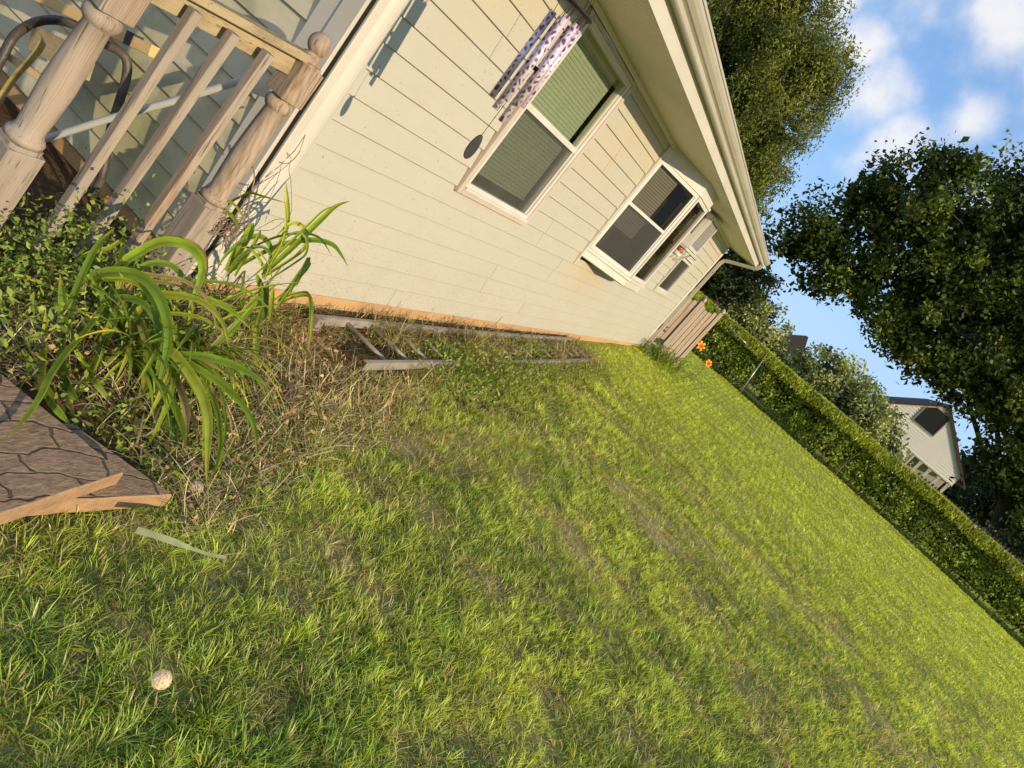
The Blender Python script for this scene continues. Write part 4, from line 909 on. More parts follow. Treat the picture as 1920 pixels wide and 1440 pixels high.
# big clump spilling over the litter
m = MB()
for i, (L, w) in enumerate([
    ([(610, 690), (560, 520), (520, 300), (600, 222), (700, 172), (800, 180), (868, 230), (882, 310), (840, 420), (820, 462)], 0.040),
    ([(600, 700), (520, 480), (400, 330), (540, 302), (640, 340), (700, 420), (735, 530), (730, 640), (700, 770), (676, 836)], 0.042),
    ([(558, 386), (500, 512), (420, 690), (336, 862)], 0.042),
    ([(560, 700), (600, 520), (640, 600), (645, 700), (620, 830), (540, 972)], 0.036),
    ([(600, 560), (640, 620), (740, 640), (830, 745), (890, 850), (912, 960), (905, 1090), (900, 1244)], 0.040),
    ([(640, 540), (760, 650), (950, 780), (1050, 870), (1110, 980), (1120, 1136)], 0.026),
    ([(480, 672), (650, 672), (850, 665), (1000, 700), (1100, 750), (1192, 818)], 0.030),
    ([(640, 640), (700, 760), (760, 880), (800, 980), (810, 1072)], 0.034),
    ([(700, 720), (720, 830), (755, 930), (760, 1050), (740, 1165)], 0.042),
    ([(560, 640), (600, 412), (750, 400), (880, 430), (970, 520), (1000, 644)], 0.026),
    ([(560, 660), (620, 424), (760, 408), (900, 420), (1010, 470), (1098, 558)], 0.028),
    ([(760, 700), (860, 690), (960, 600), (1060, 500), (1124, 418)], 0.026),
    ([(420, 700), (540, 300), (480, 300), (380, 330), (300, 402)], 0.030),
    ([(650, 640), (770, 640), (775, 580), (768, 520)], 0.024),
    ([(600, 700), (560, 560), (600, 480), (650, 420)], 0.03),
    ([(820, 640), (930, 860), (960, 1000), (950, 1130), (905, 1200)], 0.02),
    ([(760, 1165), (790, 1190), (830, 1200), (870, 1215)], 0.018),
    ([(640, 700), (700, 850), (720, 930), (690, 1010)], 0.030)]):
    P = c2(L); strap_leaf(m, P, 2.98, 2.98 - 0.26 * min(1, max(0, (P[-1][1] - 560) / 350)) - 0.06, w, g(2) * 0.9 if i == 2 else g(i) if i != 3 else (0.30, 0.28, 0.04))
    for v_ in range(2):
        o_ = rng.normal(size=2) * 16; f_ = rng.uniform(0.75, 1.08); Q_ = [(P[0][0] + (u - P[0][0]) * f_ + o_[0], P[0][1] + (v - P[0][1]) * f_ + o_[1]) for u, v in P]; tt = 2.98 - 0.22 * min(1, max(0, (Q_[-1][1] - 560) / 350)) + rng.uniform(-0.08, 0.08)
        strap_leaf(m, Q_, 2.98, tt, w * rng.uniform(0.35, 0.7), g(i + v_ + 1) if rng.random() < 0.8 else np.array((0.42, 0.30, 0.12)))
extra_leaves(m, (2.55, 1.95, -1.64), 46, 0.38, 0.72, 0.017, -1.5, 1.0, (1.0, 1.5)); extra_leaves(m, (2.42, 1.85, -1.64), 22, 0.30, 0.55, 0.024, -1.6, 0.7, (0.9, 1.4))
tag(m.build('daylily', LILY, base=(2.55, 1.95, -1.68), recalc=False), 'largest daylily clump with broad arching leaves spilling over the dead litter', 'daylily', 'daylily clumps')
# clump reaching over the slabs
m = MB()
for i, (L, w) in enumerate([
    ([(452, 452), (380, 560), (300, 650), (228, 752), (180, 850), (100, 960), (-6, 1046)], 0.042),
    ([(288, 840), (276, 640), (278, 450), (262, 310)], 0.042), ([(236, 850), (190, 780), (194, 640), (200, 458)], 0.036),
    ([(200, 840), (250, 900), (302, 962)], 0.026), ([(300, 700), (290, 760), (316, 830), (345, 866)], 0.03), ([(330, 640), (380, 720), (430, 800), (490, 866)], 0.026),
    ([(350, 640), (300, 500), (400, 230), (500, 106)], 0.028), ([(330, 420), (120, 326), (0, 334), (-60, 350)], 0.014), ([(100, 640), (130, 690), (120, 740), (84, 822)], 0.02),
    ([(20, 470), (10, 440), (30, 400), (60, 372)], 0.03)]):
    te = -1.56 / ray(*c2(L)[-1])[2] if i in (0, 3, 4, 5) else 2.66; strap_leaf(m, c2(L), 2.84, min(te, 2.8), w, g(i + 2))
extra_leaves(m, (2.2, 1.9, -1.64), 30, 0.30, 0.58, 0.018, -2.0, 1.1, (1.0, 1.5))
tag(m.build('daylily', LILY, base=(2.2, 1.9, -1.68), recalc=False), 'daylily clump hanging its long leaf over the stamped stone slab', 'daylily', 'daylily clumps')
# clump at the house corner
m = MB()
for i, (L, w) in enumerate([
    ([(440, 1040), (560, 930), (750, 755), (950, 560), (1100, 420), (1230, 368)], 0.030), ([(140, 1010), (380, 870), (600, 770), (800, 726), (960, 726), (1080, 766), (1150, 850), (1215, 966)], 0.026),
    ([(450, 1060), (520, 900), (620, 722), (670, 560), (672, 380), (650, 178)], 0.026), ([(590, 1285), (760, 1060), (840, 960), (866, 896), (830, 960), (790, 1040), (750, 1142)], 0.034),
    ([(440, 1060), (760, 850), (832, 760), (830, 640), (780, 578), (700, 572), (620, 630), (560, 692)], 0.022), ([(120, 1000), (200, 860), (290, 720), (350, 610), (366, 566)], 0.046),
    ([(470, 1000), (520, 880), (510, 770), (450, 700), (380, 688), (290, 712), (180, 790), (80, 900), (6, 1044)], 0.026), ([(460, 1060), (440, 940), (380, 850), (320, 790), (250, 790)], 0.016),
    ([(460, 1420), (478, 1250), (492, 1080)], 0.034), ([(590, 1290), (700, 1240), (830, 1215), (872, 1240), (886, 1330), (886, 1430), (876, 1580), (850, 1740)], 0.018),
    ([(150, 1010), (240, 900), (330, 830)], 0.03), ([(460, 1200), (420, 1100), (390, 1020)], 0.03), ([(-200, 672), (-157, 562), (-80, 470), (-16, 446), (60, 440), (120, 462), (185, 520), (226, 600), (234, 680)], 0.024),
    ([(120, 420), (170, 370), (250, 330), (330, 296), (420, 318), (620, 372)], 0.014), ([(460, 1300), (400, 1500), (380, 1700), (400, 1900)], 0.024), ([(450, 1250), (330, 1360), (220, 1480), (100, 1700)], 0.026)]):
    strap_leaf(m, c4(L), 3.62, 3.50, w, g(i))
    P = c4(L); o_ = rng.normal(size=2) * 9; f_ = rng.uniform(0.7, 1.0); strap_leaf(m, [(P[0][0] + (u - P[0][0]) * f_ + o_[0], P[0][1] + (v - P[0][1]) * f_ + o_[1]) for u, v in P], 3.60, 3.46, w * rng.uniform(0.4, 0.7), g(i + 2))
extra_leaves(m, (3.2, 2.3, -1.72), 34, 0.35, 0.62, 0.013, -1.6, 1.3, (1.1, 1.5))
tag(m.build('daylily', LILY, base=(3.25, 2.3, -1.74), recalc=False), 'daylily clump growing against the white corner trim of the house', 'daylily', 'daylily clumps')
# dead strap leaf, pebble, dandelion clock, dry leaf
m = MB(); m.cc = (0.24, 0.27, 0.15); zz = -1.628
m.leaf(np.array([onz(u, v, zz - 0.0 * i) for i, (u, v) in enumerate(((256, 994), (290, 1004), (330, 1018), (362, 1030), (392, 1040), (424, 1046)))]), 0.026, side=np.cross((0.4, -0.9, 0), RC[2]), fold=0.1, prof=lambda t: 0.9 if t < 0.55 else 0.45)
tag(m.build('fallen_leaf', STRAW, base=onz(256, 994, -1.69), recalc=False), 'pale dead strap leaf lying on the grass in front of the slabs', 'leaf')
bm_ = MB(); c = onz(366, 913, -1.69)
bm_.lathe(c + (0, 0, -0.01), c + (0, 0, 1), [(0, 0.012), (0.005, 0.024), (0.014, 0.030), (0.025, 0.026), (0.034, 0.014), (0.037, 0.004)], 12)
tag(bm_.build('pebble', mat('tan_pebble', (0.45, 0.32, 0.2), (0.35, 0.26, 0.18), 0.8, (30, 30, 30)), base=c), 'rounded tan pebble at the tip of the longest hanging daylily leaf', 'pebble')
dn = empty('dandelion', (1.45, 0.61, -1.71), 'round fluffy dandelion seed head standing in the lawn', 'dandelion')
dc = pt(303, 1274, 1.86); db = np.array((dc[0] + 0.012, dc[1] + 0.01, float(ground(dc[0], dc[1]))))
m = MB(); m.tube(cr([db, (db + dc) / 2 + (0.006, 0, 0), dc], 8), 0.0018, 6); m.build('stem', mat('dandelion_stem', (0.25, 0.22, 0.10), None, 0.6), dn)
m = MB(); m.lathe(dc + (0, 0, -0.004), dc + (0, 0, 1), [(0, 0.001), (0.002, 0.004), (0.005, 0.004), (0.008, 0.001)], 8); m.build('seed_core', mat('seed_brown', (0.25, 0.17, 0.09), None, 0.8), dn)
nS = 620; dv = rng.normal(size=(nS, 3)); dv /= np.linalg.norm(dv, axis=1)[:, None]; R_ = 0.0225 * rng.uniform(0.92, 1.06, nS)
parts = []
pa = dc[None] + dv * 0.003; pbv = dc[None] + dv * R_[:, None]; s_ = np.cross(dv, rng.normal(size=(nS, 3))); s_ /= np.linalg.norm(s_, axis=1)[:, None]
V = np.stack([pa - s_ * 0.0002, pa + s_ * 0.0002, pbv], 1).reshape(-1, 3); parts.append((V, None, np.arange(nS * 3).reshape(-1, 3), np.full((nS * 3, 3), 0.6)))
for r_ in range(11):      # tufts of hairs at the end of every seed
    k = rng.normal(size=(nS, 3)); k -= dv * (k * dv).sum(1)[:, None]; k /= np.linalg.norm(k, axis=1)[:, None]; tip = pbv + k * 0.0055 + dv * 0.002; w_ = np.cross(dv, k) * 0.0004
    parts.append((np.stack([pbv - w_, pbv + w_, tip], 1).reshape(-1, 3), None, np.arange(nS * 3).reshape(-1, 3), np.full((nS * 3, 3), 0.7)))
V, Q, T, C = merge(parts); link_mesh('seed_head', arrays_mesh('seed_head', V, Q, T, C * np.array([1.45, 1.25, 0.92])), foliage('dandelion_fluff', rough=0.9, trans=0.5, var=0.05, tcol=(1, 1, 1)), dn)
m = MB(); m.cc = (0.50, 0.20, 0.05)
P = [onx(204, 398, 2.80), onx(193, 376, 2.80), onx(190, 384, 2.78), onx(201, 366, 2.80), onx(208, 372, 2.81)]
m.add([P[0], P[1] + (0, 0.0, 0.01), P[3], P[4]] + [np.mean(P, 0) + (-0.015, 0, 0)], [(0, 1, 4), (1, 2, 4), (2, 3, 4), (3, 0, 4)], True)
tag(m.build('dry_leaf', STRAW, base=P[0], recalc=False), 'curled orange dry leaf caught between two balusters', 'leaf')
# dry vine on the corner
VINE = mat('dry_vine', (0.20, 0.12, 0.07), (0.36, 0.23, 0.13), 0.8, (20, 20, 20))
c7 = lambda L: [(300 + x / 6, 200 + y / 6) for x, y in L]
m = MB()
for L, t, r in [([(980, 1440), (1000, 1300), (990, 1150), (1020, 980), (1060, 820), (1050, 640), (1040, 540)], 3.56, 0.0036), ([(1040, 690), (1010, 590), (960, 520), (890, 460)], 3.54, 0.003), ([(1045, 700), (1030, 600), (990, 500), (930, 440)], 3.53, 0.0025),
                ([(1010, 960), (1150, 850), (1330, 740), (1450, 640), (1560, 520), (1620, 360), (1640, 280), (1600, 210), (1520, 260), (1400, 380), (1300, 480)], 3.66, 0.0020),
                ([(1480, 590), (1430, 520), (1370, 510), (1320, 570), (1350, 630), (1420, 640), (1500, 600), (1580, 500)], 3.66, 0.0018), ([(1640, 290), (1720, 215), (1620, 225), (1580, 215)], 3.66, 0.0016),
                ([(1470, 600), (1450, 720), (1470, 820), (1480, 1000), (1480, 1160), (1465, 1215)], 3.66, 0.0016), ([(1330, 740), (1230, 850), (1150, 960), (1120, 1030), (1150, 1070), (1215, 1080)], 3.64, 0.0017),
                ([(870, 520), (890, 640), (905, 760), (910, 900), (905, 1030)], 3.52, 0.0017), ([(700, 790), (780, 860), (860, 905), (960, 960)], 3.52, 0.0018), ([(960, 400), (1060, 370), (1200, 260), (1300, 210), (1400, 170)], 3.46, 0.0018), ([(1010, 350), (1100, 310), (1260, 220), (1380, 165)], 3.46, 0.0017),
                ([(960, 1440), (940, 1300), (930, 1150), (950, 1030)], 3.58, 0.0022), ([(1060, 1400), (1180, 1330), (1300, 1270), (1400, 1265)], 3.66, 0.0016), ([(1080, 1395), (1250, 1385), (1350, 1320), (1420, 1270)], 3.66, 0.0016)]:
    m.tube(cr([pt(u, v, t) for u, v in c7(L)], 30), r, 6)
for k in range(46):      # tangle of roots at the foot of the newel
    u0, v0 = c7([(760 + rng.normal() * 60, 1330 + rng.normal() * 60)])[0]; L = [(u0, v0)]
    a = rng.uniform(0, 6.28)
    for s_ in range(5): a += rng.normal() * 0.7; L.append((L[-1][0] + 6 * math.cos(a), L[-1][1] + 6 * math.sin(a) + 1.5))
    m.tube(cr([pt(u, v, 3.52 + 0.03 * rng.random()) for u, v in L], 10), rng.uniform(0.001, 0.0022), 5)
tag(m.build('dry_vine', VINE, base=pt(465, 440, 3.56)), 'dry leafless vine with curling tendrils climbing the newel post and corner trim', 'vine')

# ------------------------------------------------------------------ litter, weeds
def bed_edge(x):
    return np.interp(x, [0, 1.7, 2.3, 3.0, 4.0, 6.0, 9.5, 11, 15], [1.2, 1.10, 1.20, 1.42, 1.66, 1.80, 1.90, 2.2, 2.42]) + 0.22 * (fbm(np.asarray(x) * 2.2, np.asarray(x) * 0 + 3, 3) - 0.5)
N_L = 15000
x = np.concatenate([rng.uniform(1.5, 4.4, N_L * 6 // 10), rng.uniform(4.0, 10.5, N_L - N_L * 6 // 10)]); ye = bed_edge(x)
y = ye - 0.22 + (2.52 - ye + 0.22) * rng.random(N_L) ** 0.7; y = np.where(x < 2.9, ye - 0.1 + 1.2 * rng.random(N_L), y)
keep = ~((x < 1.95) & (y < 1.75)); x = x[keep]; y = y[keep]; n = len(x)
pitm = np.exp(-(((x - 4.15) / 0.40) ** 2 + ((y - 2.08) / 0.2) ** 2)); k_ = rng.random(n) > np.maximum(pitm * 0.92, 0.75 * np.exp(-(((x - 3.85) / 0.35) ** 2 + ((y - 2.25) / 0.16) ** 2))); x = x[k_]; y = y[k_]; n = len(x)
near = smooth(6, 3, x); heap = 0.07 * fbm(x * 3.5, y * 3.5, 3) * rng.random(n)
root = np.stack([x, y, ground(x, y) + heap], 1)
tone = rng.random(n); cb = lerp_col((0.13, 0.075, 0.035), (0.86, 0.70, 0.42), tone ** 1.7); ct = cb * rng.uniform(0.7, 1.25, (n, 1))
gm = rng.random(n) < 0.22 + 0.3 * fbm(x * 2, y * 2, 2) * smooth(3, 6, x); cb[gm] = lerp_col((0.12, 0.16, 0.03), (0.36, 0.38, 0.07), tone[gm]); ct[gm] = cb[gm] * 1.2
A = blades(root, rng.uniform(0.05, 0.22, n) * (0.75 + 0.4 * near), rng.uniform(0.0022, 0.0065, n), rng.uniform(0, 6.28, n), rng.uniform(-0.1, 0.75, n), rng.normal(0.16, 0.22, n), cb, ct, 4)
n2 = 5200; x = rng.uniform(1.6, 10.0, n2) ** 1.0; x = np.where(rng.random(n2) < 0.5, rng.uniform(1.6, 4.2, n2), x); ye = bed_edge(x); y = ye - 0.1 + (2.5 - ye + 0.1) * rng.random(n2)
keep = ~((x < 1.95) & (y < 1.75)); x = x[keep]; y = y[keep]; n2 = len(x)
B = leafcloud(np.stack([x, y, ground(x, y) + 0.005 + 0.06 * rng.random(n2)], 1), rng.uniform(0.015, 0.05, n2), rng.uniform(0.008, 0.022, n2), lerp_col((0.12, 0.055, 0.025), (0.66, 0.42, 0.19), rng.random(n2) ** 1.3))
n3 = 8500; x = np.concatenate([rng.normal(5.35, 0.42, n3 // 3), rng.uniform(4.5, 9.9, n3 - n3 // 3)]); y = np.clip(rng.normal(2.12, 0.17, n3), 1.75, 2.44); hz_ = smooth(0.46, 0.62, fbm(x * 2.3 + 5, y * 3 + 1, 3)); k_ = rng.random(n3) < 0.25 + 0.75 * hz_; x, y, hz_ = x[k_], y[k_], hz_[k_]; n3 = len(x)
tone = rng.random(n3); cc_ = lerp_col((0.16, 0.085, 0.035), (0.70, 0.50, 0.25), tone ** 1.3); gk = rng.random(n3) < 0.3; cc_[gk] = lerp_col((0.16, 0.2, 0.03), (0.42, 0.44, 0.08), tone[gk])
B2 = blades(np.stack([x, y, ground(x, y) + 0.02 + 0.11 * hz_ * rng.random(n3)], 1), rng.uniform(0.06, 0.24, n3), rng.uniform(0.0025, 0.008, n3), rng.uniform(0, 6.28, n3), rng.uniform(-0.1, 0.8, n3), rng.normal(0.2, 0.22, n3), cc_, cc_ * 1.1, 4)
n4 = 4200; x = rng.uniform(1.95, 5.2, n4); y = bed_edge(x) + rng.normal(size=n4) * 0.10 + 0.06; k_ = rng.random(n4) < 0.15 + smooth(0.42, 0.62, fbm(x * 3 + 2, y * 3 + 8, 3)); x, y = x[k_], y[k_]; n4 = len(x); tone = rng.random(n4)
cc_ = lerp_col((0.42, 0.31, 0.11), (0.92, 0.74, 0.34), tone); gk = rng.random(n4) < 0.35; cc_[gk] = lerp_col((0.28, 0.34, 0.06), (0.62, 0.66, 0.14), tone[gk])
B3 = blades(np.stack([x, y, ground(x, y) + 0.01 + 0.04 * rng.random(n4)], 1), rng.uniform(0.05, 0.20, n4), rng.uniform(0.0018, 0.0042, n4), rng.uniform(0, 6.28, n4), rng.uniform(-0.1, 0.6, n4), rng.normal(0.18, 0.2, n4), cc_, cc_, 4)
V, Q, T, C = merge([A, B, B2, B3]); tag(link_mesh('plant_litter', arrays_mesh('plant_litter', V, Q, T, C), STRAW), 'dry brown stems and leaves littering the bed beside the ladder', 'litter', kind='stuff')
# green weeds
WEED = foliage('weed_leaf', rough=0.5, trans=0.3, spec=0.35, var=0.3, nscale=8)
def weed_points(cx, cy, sx_, sy_, h, n):
    x = cx + rng.normal(size=n) * sx_; y = cy + rng.normal(size=n) * sy_; z = ground(x, y) + np.abs(rng.normal(size=n)) * h * (0.5 + 0.9 * fbm(x * 6, y * 6, 2)); return np.stack([x, y, z], 1)
W_ = [weed_points(2.1, 2.35, 0.30, 0.20, 0.16, 2600), weed_points(1.75, 2.2, 0.22, 0.25, 0.14, 1500), weed_points(2.55, 2.50, 0.18, 0.14, 0.12, 1100), weed_points(2.15, 1.52, 0.22, 0.13, 0.035, 900), weed_points(2.6, 1.48, 0.25, 0.12, 0.03, 600), weed_points(2.9, 1.75, 0.3, 0.2, 0.03, 350)]
P = np.concatenate(W_); P = P[P[:, 0] < 2.93]; n = len(P)
tone = rng.random(n)
w1 = leafcloud(P, rng.uniform(0.014, 0.046, n), rng.uniform(0.007, 0.020, n), lerp_col((0.10, 0.16, 0.025), (0.38, 0.46, 0.08), tone), up_bias=0.2)
tag(link_mesh('chickweed', arrays_mesh('chickweed', *w1), WEED), 'low leafy green weeds growing at the feet of the balusters', 'weeds', kind='stuff')
W_ = [weed_points(5.55, 1.92, 0.32, 0.12, 0.10, 2000), weed_points(6.3, 1.80, 0.5, 0.10, 0.07, 1600), weed_points(7.6, 2.15, 0.22, 0.10, 0.08, 500), weed_points(5.2, 1.70, 0.25, 0.10, 0.06, 700), weed_points(8.8, 1.86, 0.6, 0.07, 0.05, 400), weed_points(7.2, 1.82, 0.4, 0.08, 0.05, 700)]
P = np.concatenate(W_); P = P[P[:, 1] < 2.46]; n = len(P)
w2 = leafcloud(P, rng.uniform(0.02, 0.06, n), rng.uniform(0.010, 0.022, n), lerp_col((0.10, 0.16, 0.025), (0.32, 0.39, 0.06), rng.random(n)), up_bias=0.5)
n = 2600; x = rng.uniform(4.6, 10.2, n); y = np.where(rng.random(n) < 0.75, rng.normal(1.80, 0.09, n), rng.uniform(1.8, 2.4, n)); root = np.stack([x, y, ground(x, y)], 1)
w3 = blades(root, rng.uniform(0.06, 0.19, n), rng.uniform(0.003, 0.009, n), rng.uniform(0, 6.28, n), rng.uniform(0.5, 1.4, n), rng.uniform(0.1, 0.4, n), lerp_col((0.12, 0.18, 0.03), (0.25, 0.30, 0.045), rng.random(n)), lerp_col((0.26, 0.34, 0.045), (0.50, 0.52, 0.11), rng.random(n)), 4)
tag(link_mesh('rough_weeds', arrays_mesh('rough_weeds', *merge([w2, w3])), WEED), 'green weeds growing up through the rungs of the ladder', 'weeds', kind='stuff')
# clump of daylilies at the far corner with orange flowers
m = MB()
for k in range(150):
    az = rng.uniform(0, 6.28); p = np.array((15.2 + rng.normal() * 0.45, 2.0 + rng.normal() * 0.22, 0)); p[2] = float(ground(p[0], p[1])); e = rng.uniform(0.9, 1.5); L = rng.uniform(0.4, 0.8); c_ = rng.uniform(0.12, 0.30); PP = [p]
    for s_ in range(6): e -= c_; p = p + np.array((math.cos(az) * math.cos(e), math.sin(az) * math.cos(e), math.sin(e))) * L / 6; p[2] = max(p[2], float(ground(p[0], p[1])) + 0.02); PP.append(p)
    m.cc = tuple(g(k) * 0.75); m.leaf(np.array(PP), 0.022, fold=0.2)
tag(m.build('daylily', LILY, base=(15.2, 2.0, -1.66), recalc=False), 'dense daylily clump at the far corner of the house beside the downspout', 'daylily', 'daylily clumps')
PETAL = mat('orange_petal', (0.85, 0.26, 0.015), (0.90, 0.36, 0.03), 0.5, (30, 30, 30)); STEM = mat('flower_stem', (0.10, 0.17, 0.03), None, 0.6)
for (u, v, lab, s_) in ((1313, 648, 'orange lily flower in front of the slatted panel, higher of two', 0.125), (1327, 681, 'orange lily flower near the foot of the hedge, lower of two', 0.10)):
    c = onx(u, v, 16.6); f = empty('lily_flower', (c[0], c[1], float(ground(c[0], c[1]))), lab, 'flower', 'orange lily flowers')
    m = MB(); m.tube(cr([(c[0] + 0.05, c[1] + 0.03, float(ground(c[0], c[1]))), (c[0] + 0.03, c[1], (c[2] - 1.7) / 2 - 0.0), c], 8), 0.006, 6); m.build('stem', STEM, f)
    m = MB(); ax = np.array((-0.8, -0.5, 0.35)); ax /= np.linalg.norm(ax); u_ = np.cross(ax, (0, 0, 1.0)); u_ /= np.linalg.norm(u_); w_ = np.cross(ax, u_)
    for k in range(6):
        a = k * math.pi / 3; r_ = math.cos(a) * u_ + math.sin(a) * w_; t_ = np.cross(ax, r_)
        P = [c - ax * 0.05, c + r_ * s_ * 0.35 + ax * 0.03, c + r_ * s_ * 0.75 + ax * 0.05, c + r_ * s_ * 1.05 + ax * 0.0]
        m.leaf(cr(P, 8), 0.055, side=t_, fold=0.08, prof=lambda t: max(0.1, math.sin(math.pi * min(1, 0.12 + t * 0.88)) ** 0.7))
    m.build('petals', PETAL, f, recalc=False)
# ------------------------------------------------------------------ slatted wooden panels beyond the corner
WOODF = wood('silvered_slats', (0.50, 0.38, 0.27), (0.28, 0.20, 0.14), 'z', grey=(0.42, 0.34, 0.27))
def slat_panel(y0, y1, X, zt0, zt1, label):
    t = empty('slat_panel', (X, (y0 + y1) / 2, float(ground(X, y0))), label, 'slat panel', 'weathered slat panels')
    n = max(3, int(round((y1 - y0) / 0.105)))
    for k in range(n):
        a = (k + 0.5) / n; yc = y0 + (y1 - y0) * a; zt = zt0 + (zt1 - zt0) * a - 0.10 * math.sin(math.pi * a); w = (y1 - y0) / n - 0.012
        m = MB(); p = [(yc - w / 2, -1.62), (yc + w / 2, -1.62), (yc + w / 2, zt), (yc + w / 2 - 0.02, zt + 0.015), (yc - w / 2 + 0.02, zt + 0.015), (yc - w / 2, zt)]
        m.prism(p, lambda q, s_: (s_, q[0], q[1]), X, X + 0.022); m.build('slat', WOODF, t)
    for z in (-0.55, -1.35): m = MB(); m.box((X + 0.024, y0, z), (X + 0.06, y1, z + 0.09)); m.build('rail', WOODF, t)
    t.rotation_euler.z = math.radians(24)
    for yy in (y0 - 0.05, y1 + 0.05):
        zt = zt0 if yy < y0 else zt1; m = MB(); m.box((X - 0.02, yy - 0.042, -1.75), (X + 0.066, yy + 0.042, zt + 0.04)); m.lathe((X + 0.02, yy, zt + 0.04), (X + 0.02, yy, zt + 1), [(0, 0.03), (0.03, 0.05), (0.07, 0.05), (0.11, 0.02)], 12); m.build('post', WOODF, t)
slat_panel(1.94, 2.32, 16.4, -0.17, -0.24, 'weathered slatted wooden panel with a scooped top nearer the hedge')
slat_panel(2.50, 2.95, 16.9, -0.26, -0.22, 'weathered slatted wooden panel half hidden behind the downspout')

# ------------------------------------------------------------------ lawn grass
def in_view(x, y, z, mg):
    u, v, d = project(np.stack([x, y, z], 1)); return (d > 0.3) & (u > -mg) & (u < 1920 + mg) & (v > -mg) & (v < 1440 + mg)
GRASS = foliage('grass_blade', rough=0.40, trans=0.5, spec=0.5, var=0.18, nscale=2.5, tcol=(1.35, 1.25, 0.5))
PATCHES = [(650, 1050, 0.11, 'dry'), (812, 960, 0.13, 'dry'), (905, 1088, 0.13, 'dry'), (1035, 1300, 0.10, 'dry'), (640, 1010, 0.10, 'dry'), (1320, 1130, 0.22, 'dry'), (890, 1400, 0.11, 'dry'), (720, 1120, 0.12, 'dry'), (560, 1110, 0.10, 'dry'), (1240, 1000, 0.3, 'dry'), (1420, 1290, 0.25, 'dry'), (1200, 1390, 0.15, 'dry'),
           (850, 1190, 0.16, 'lush'), (1130, 1140, 0.3, 'lush'), (260, 1390, 0.14, 'lush'), (620, 1380, 0.16, 'lush'), (300, 1100, 0.12, 'lush'), (1180, 850, 0.4, 'lush'), (1300, 1250, 0.25, 'lush'), (700, 1260, 0.1, 'lush'), (80, 1180, 0.12, 'lush')]
def grass_patch(x0, x1, y0, y1, dens, ln, wd, segs, mg):
    n = int((x1 - x0) * (y1 - y0) * dens); x = rng.uniform(x0, x1, n); y = rng.uniform(y0, y1, n); z = ground(x, y)
    k = in_view(x, y, z, mg) & ((y < bed_edge(x) + 0.02 + 0.13 * np.abs(rng.normal(size=n)) * (0.4 + 1.2 * fbm(x * 4, y * 4, 2))) | (x > 15.3) & (y < 3.2)); x, y, z = x[k], y[k], z[k]; n = len(x)
    lush = fbm(x * 1.3 + 40, y * 1.3, 4); dry = smooth(0.50, 0.70, 0.45 * fbm(x * 1.5 + 3, y * 1.5 + 8, 3) + 0.55 * fbm(x * 5.2 + 13, y * 5.2 + 18, 3)); bare = smooth(0.62, 0.72, fbm(x * 6.5 + 60, y * 6.0 + 21, 3))
    stripe = smooth(0.54, 0.70, fbm(x * 1.9, y * 0.22 + 5, 3)) * smooth(4.5, 9, x)
    dry = np.maximum(dry * smooth(16, 7, x) , stripe * 0.6)
    for (pu, pv, pr, kind) in PATCHES:
        q = onz(pu, pv, -1.70); gss = np.exp(-(((x - q[0]) ** 2 + (y - q[1]) ** 2) / pr ** 2)) * (0.55 + 0.9 * fbm(x * 8, y * 8, 2))
        if kind == 'dry': dry = np.maximum(dry, np.clip(gss * 1.3, 0, 1)); bare = np.maximum(bare, np.clip(gss - 0.25, 0, 0.9))
        else: lush = lush + 0.18 * gss; dry = dry * (1 - np.clip(gss * 1.2, 0, 1))
    k = rng.random(n) > 0.55 * bare * smooth(11, 6, x) + 0.2 * stripe
    x, y, z, lush, dry = x[k], y[k], z[k], lush[k], dry[k]; n = len(x); tone = rng.random(n); far_ = smooth(3, 12, x)
    dryb = rng.random(n) < (0.20 - 0.12 * far_) + 0.60 * dry
    far = smooth(3, 12, x)
    green = lerp_col((0.15, 0.27, 0.04), (0.63, 0.72, 0.11), np.clip(tone * 0.7 + (0.66 - lush) * 1.3, 0, 1)); green = green * (1 - far[:, None] * 0.75) + np.array((0.60, 0.69, 0.085)) * (0.75 + 0.5 * tone[:, None]) * far[:, None] * 0.75  # far blades brightened, painting sunlit sheen into the green
    straw = lerp_col((0.48, 0.38, 0.16), (0.78, 0.66, 0.33), tone); c = np.where(dryb[:, None], straw, green)
    L = ln * rng.uniform(0.5, 1.35, n) * (0.75 + 0.55 * lush) * np.where(dryb, 0.85, 1)
    # blades grow in small tussocks that fan outwards
    sp = 0.045 if dens > 8000 else 0.07 if dens > 4000 else 0.09 if dens > 2000 else 0.13
    gx = np.floor(x / sp); gy = np.floor(y / sp); h1 = np.modf(np.sin(gx * 127.1 + gy * 311.7) * 43758.5)[0] % 1; h2 = np.modf(np.sin(gx * 269.5 + gy * 183.3) * 43758.5)[0] % 1; h3 = np.modf(np.sin(gx * 17.3 + gy * 91.9) * 24634.6)[0] % 1
    cx = (gx + 0.15 + 0.7 * h1) * sp; cy = (gy + 0.15 + 0.7 * h2) * sp; pull = rng.uniform(0.25, 0.9, n); x = cx + (x - cx) * pull; y = cy + (y - cy) * pull
    az = np.arctan2(y - cy, x - cx) + rng.normal(size=n) * 0.7; mat_ = smooth(0.5, 0.66, fbm(x * 3.1 + 70, y * 3.1, 3))
    el = np.clip(rng.normal(0.95, 0.36, n) - 0.45 * dry - 0.35 * mat_ + 0.25 * (h3 - 0.5), 0.08, 1.5); L = L * (0.7 + 0.6 * h3)
    c = c * (1 + (h3 - 0.5) * (0.5 - 0.32 * far))[:, None]
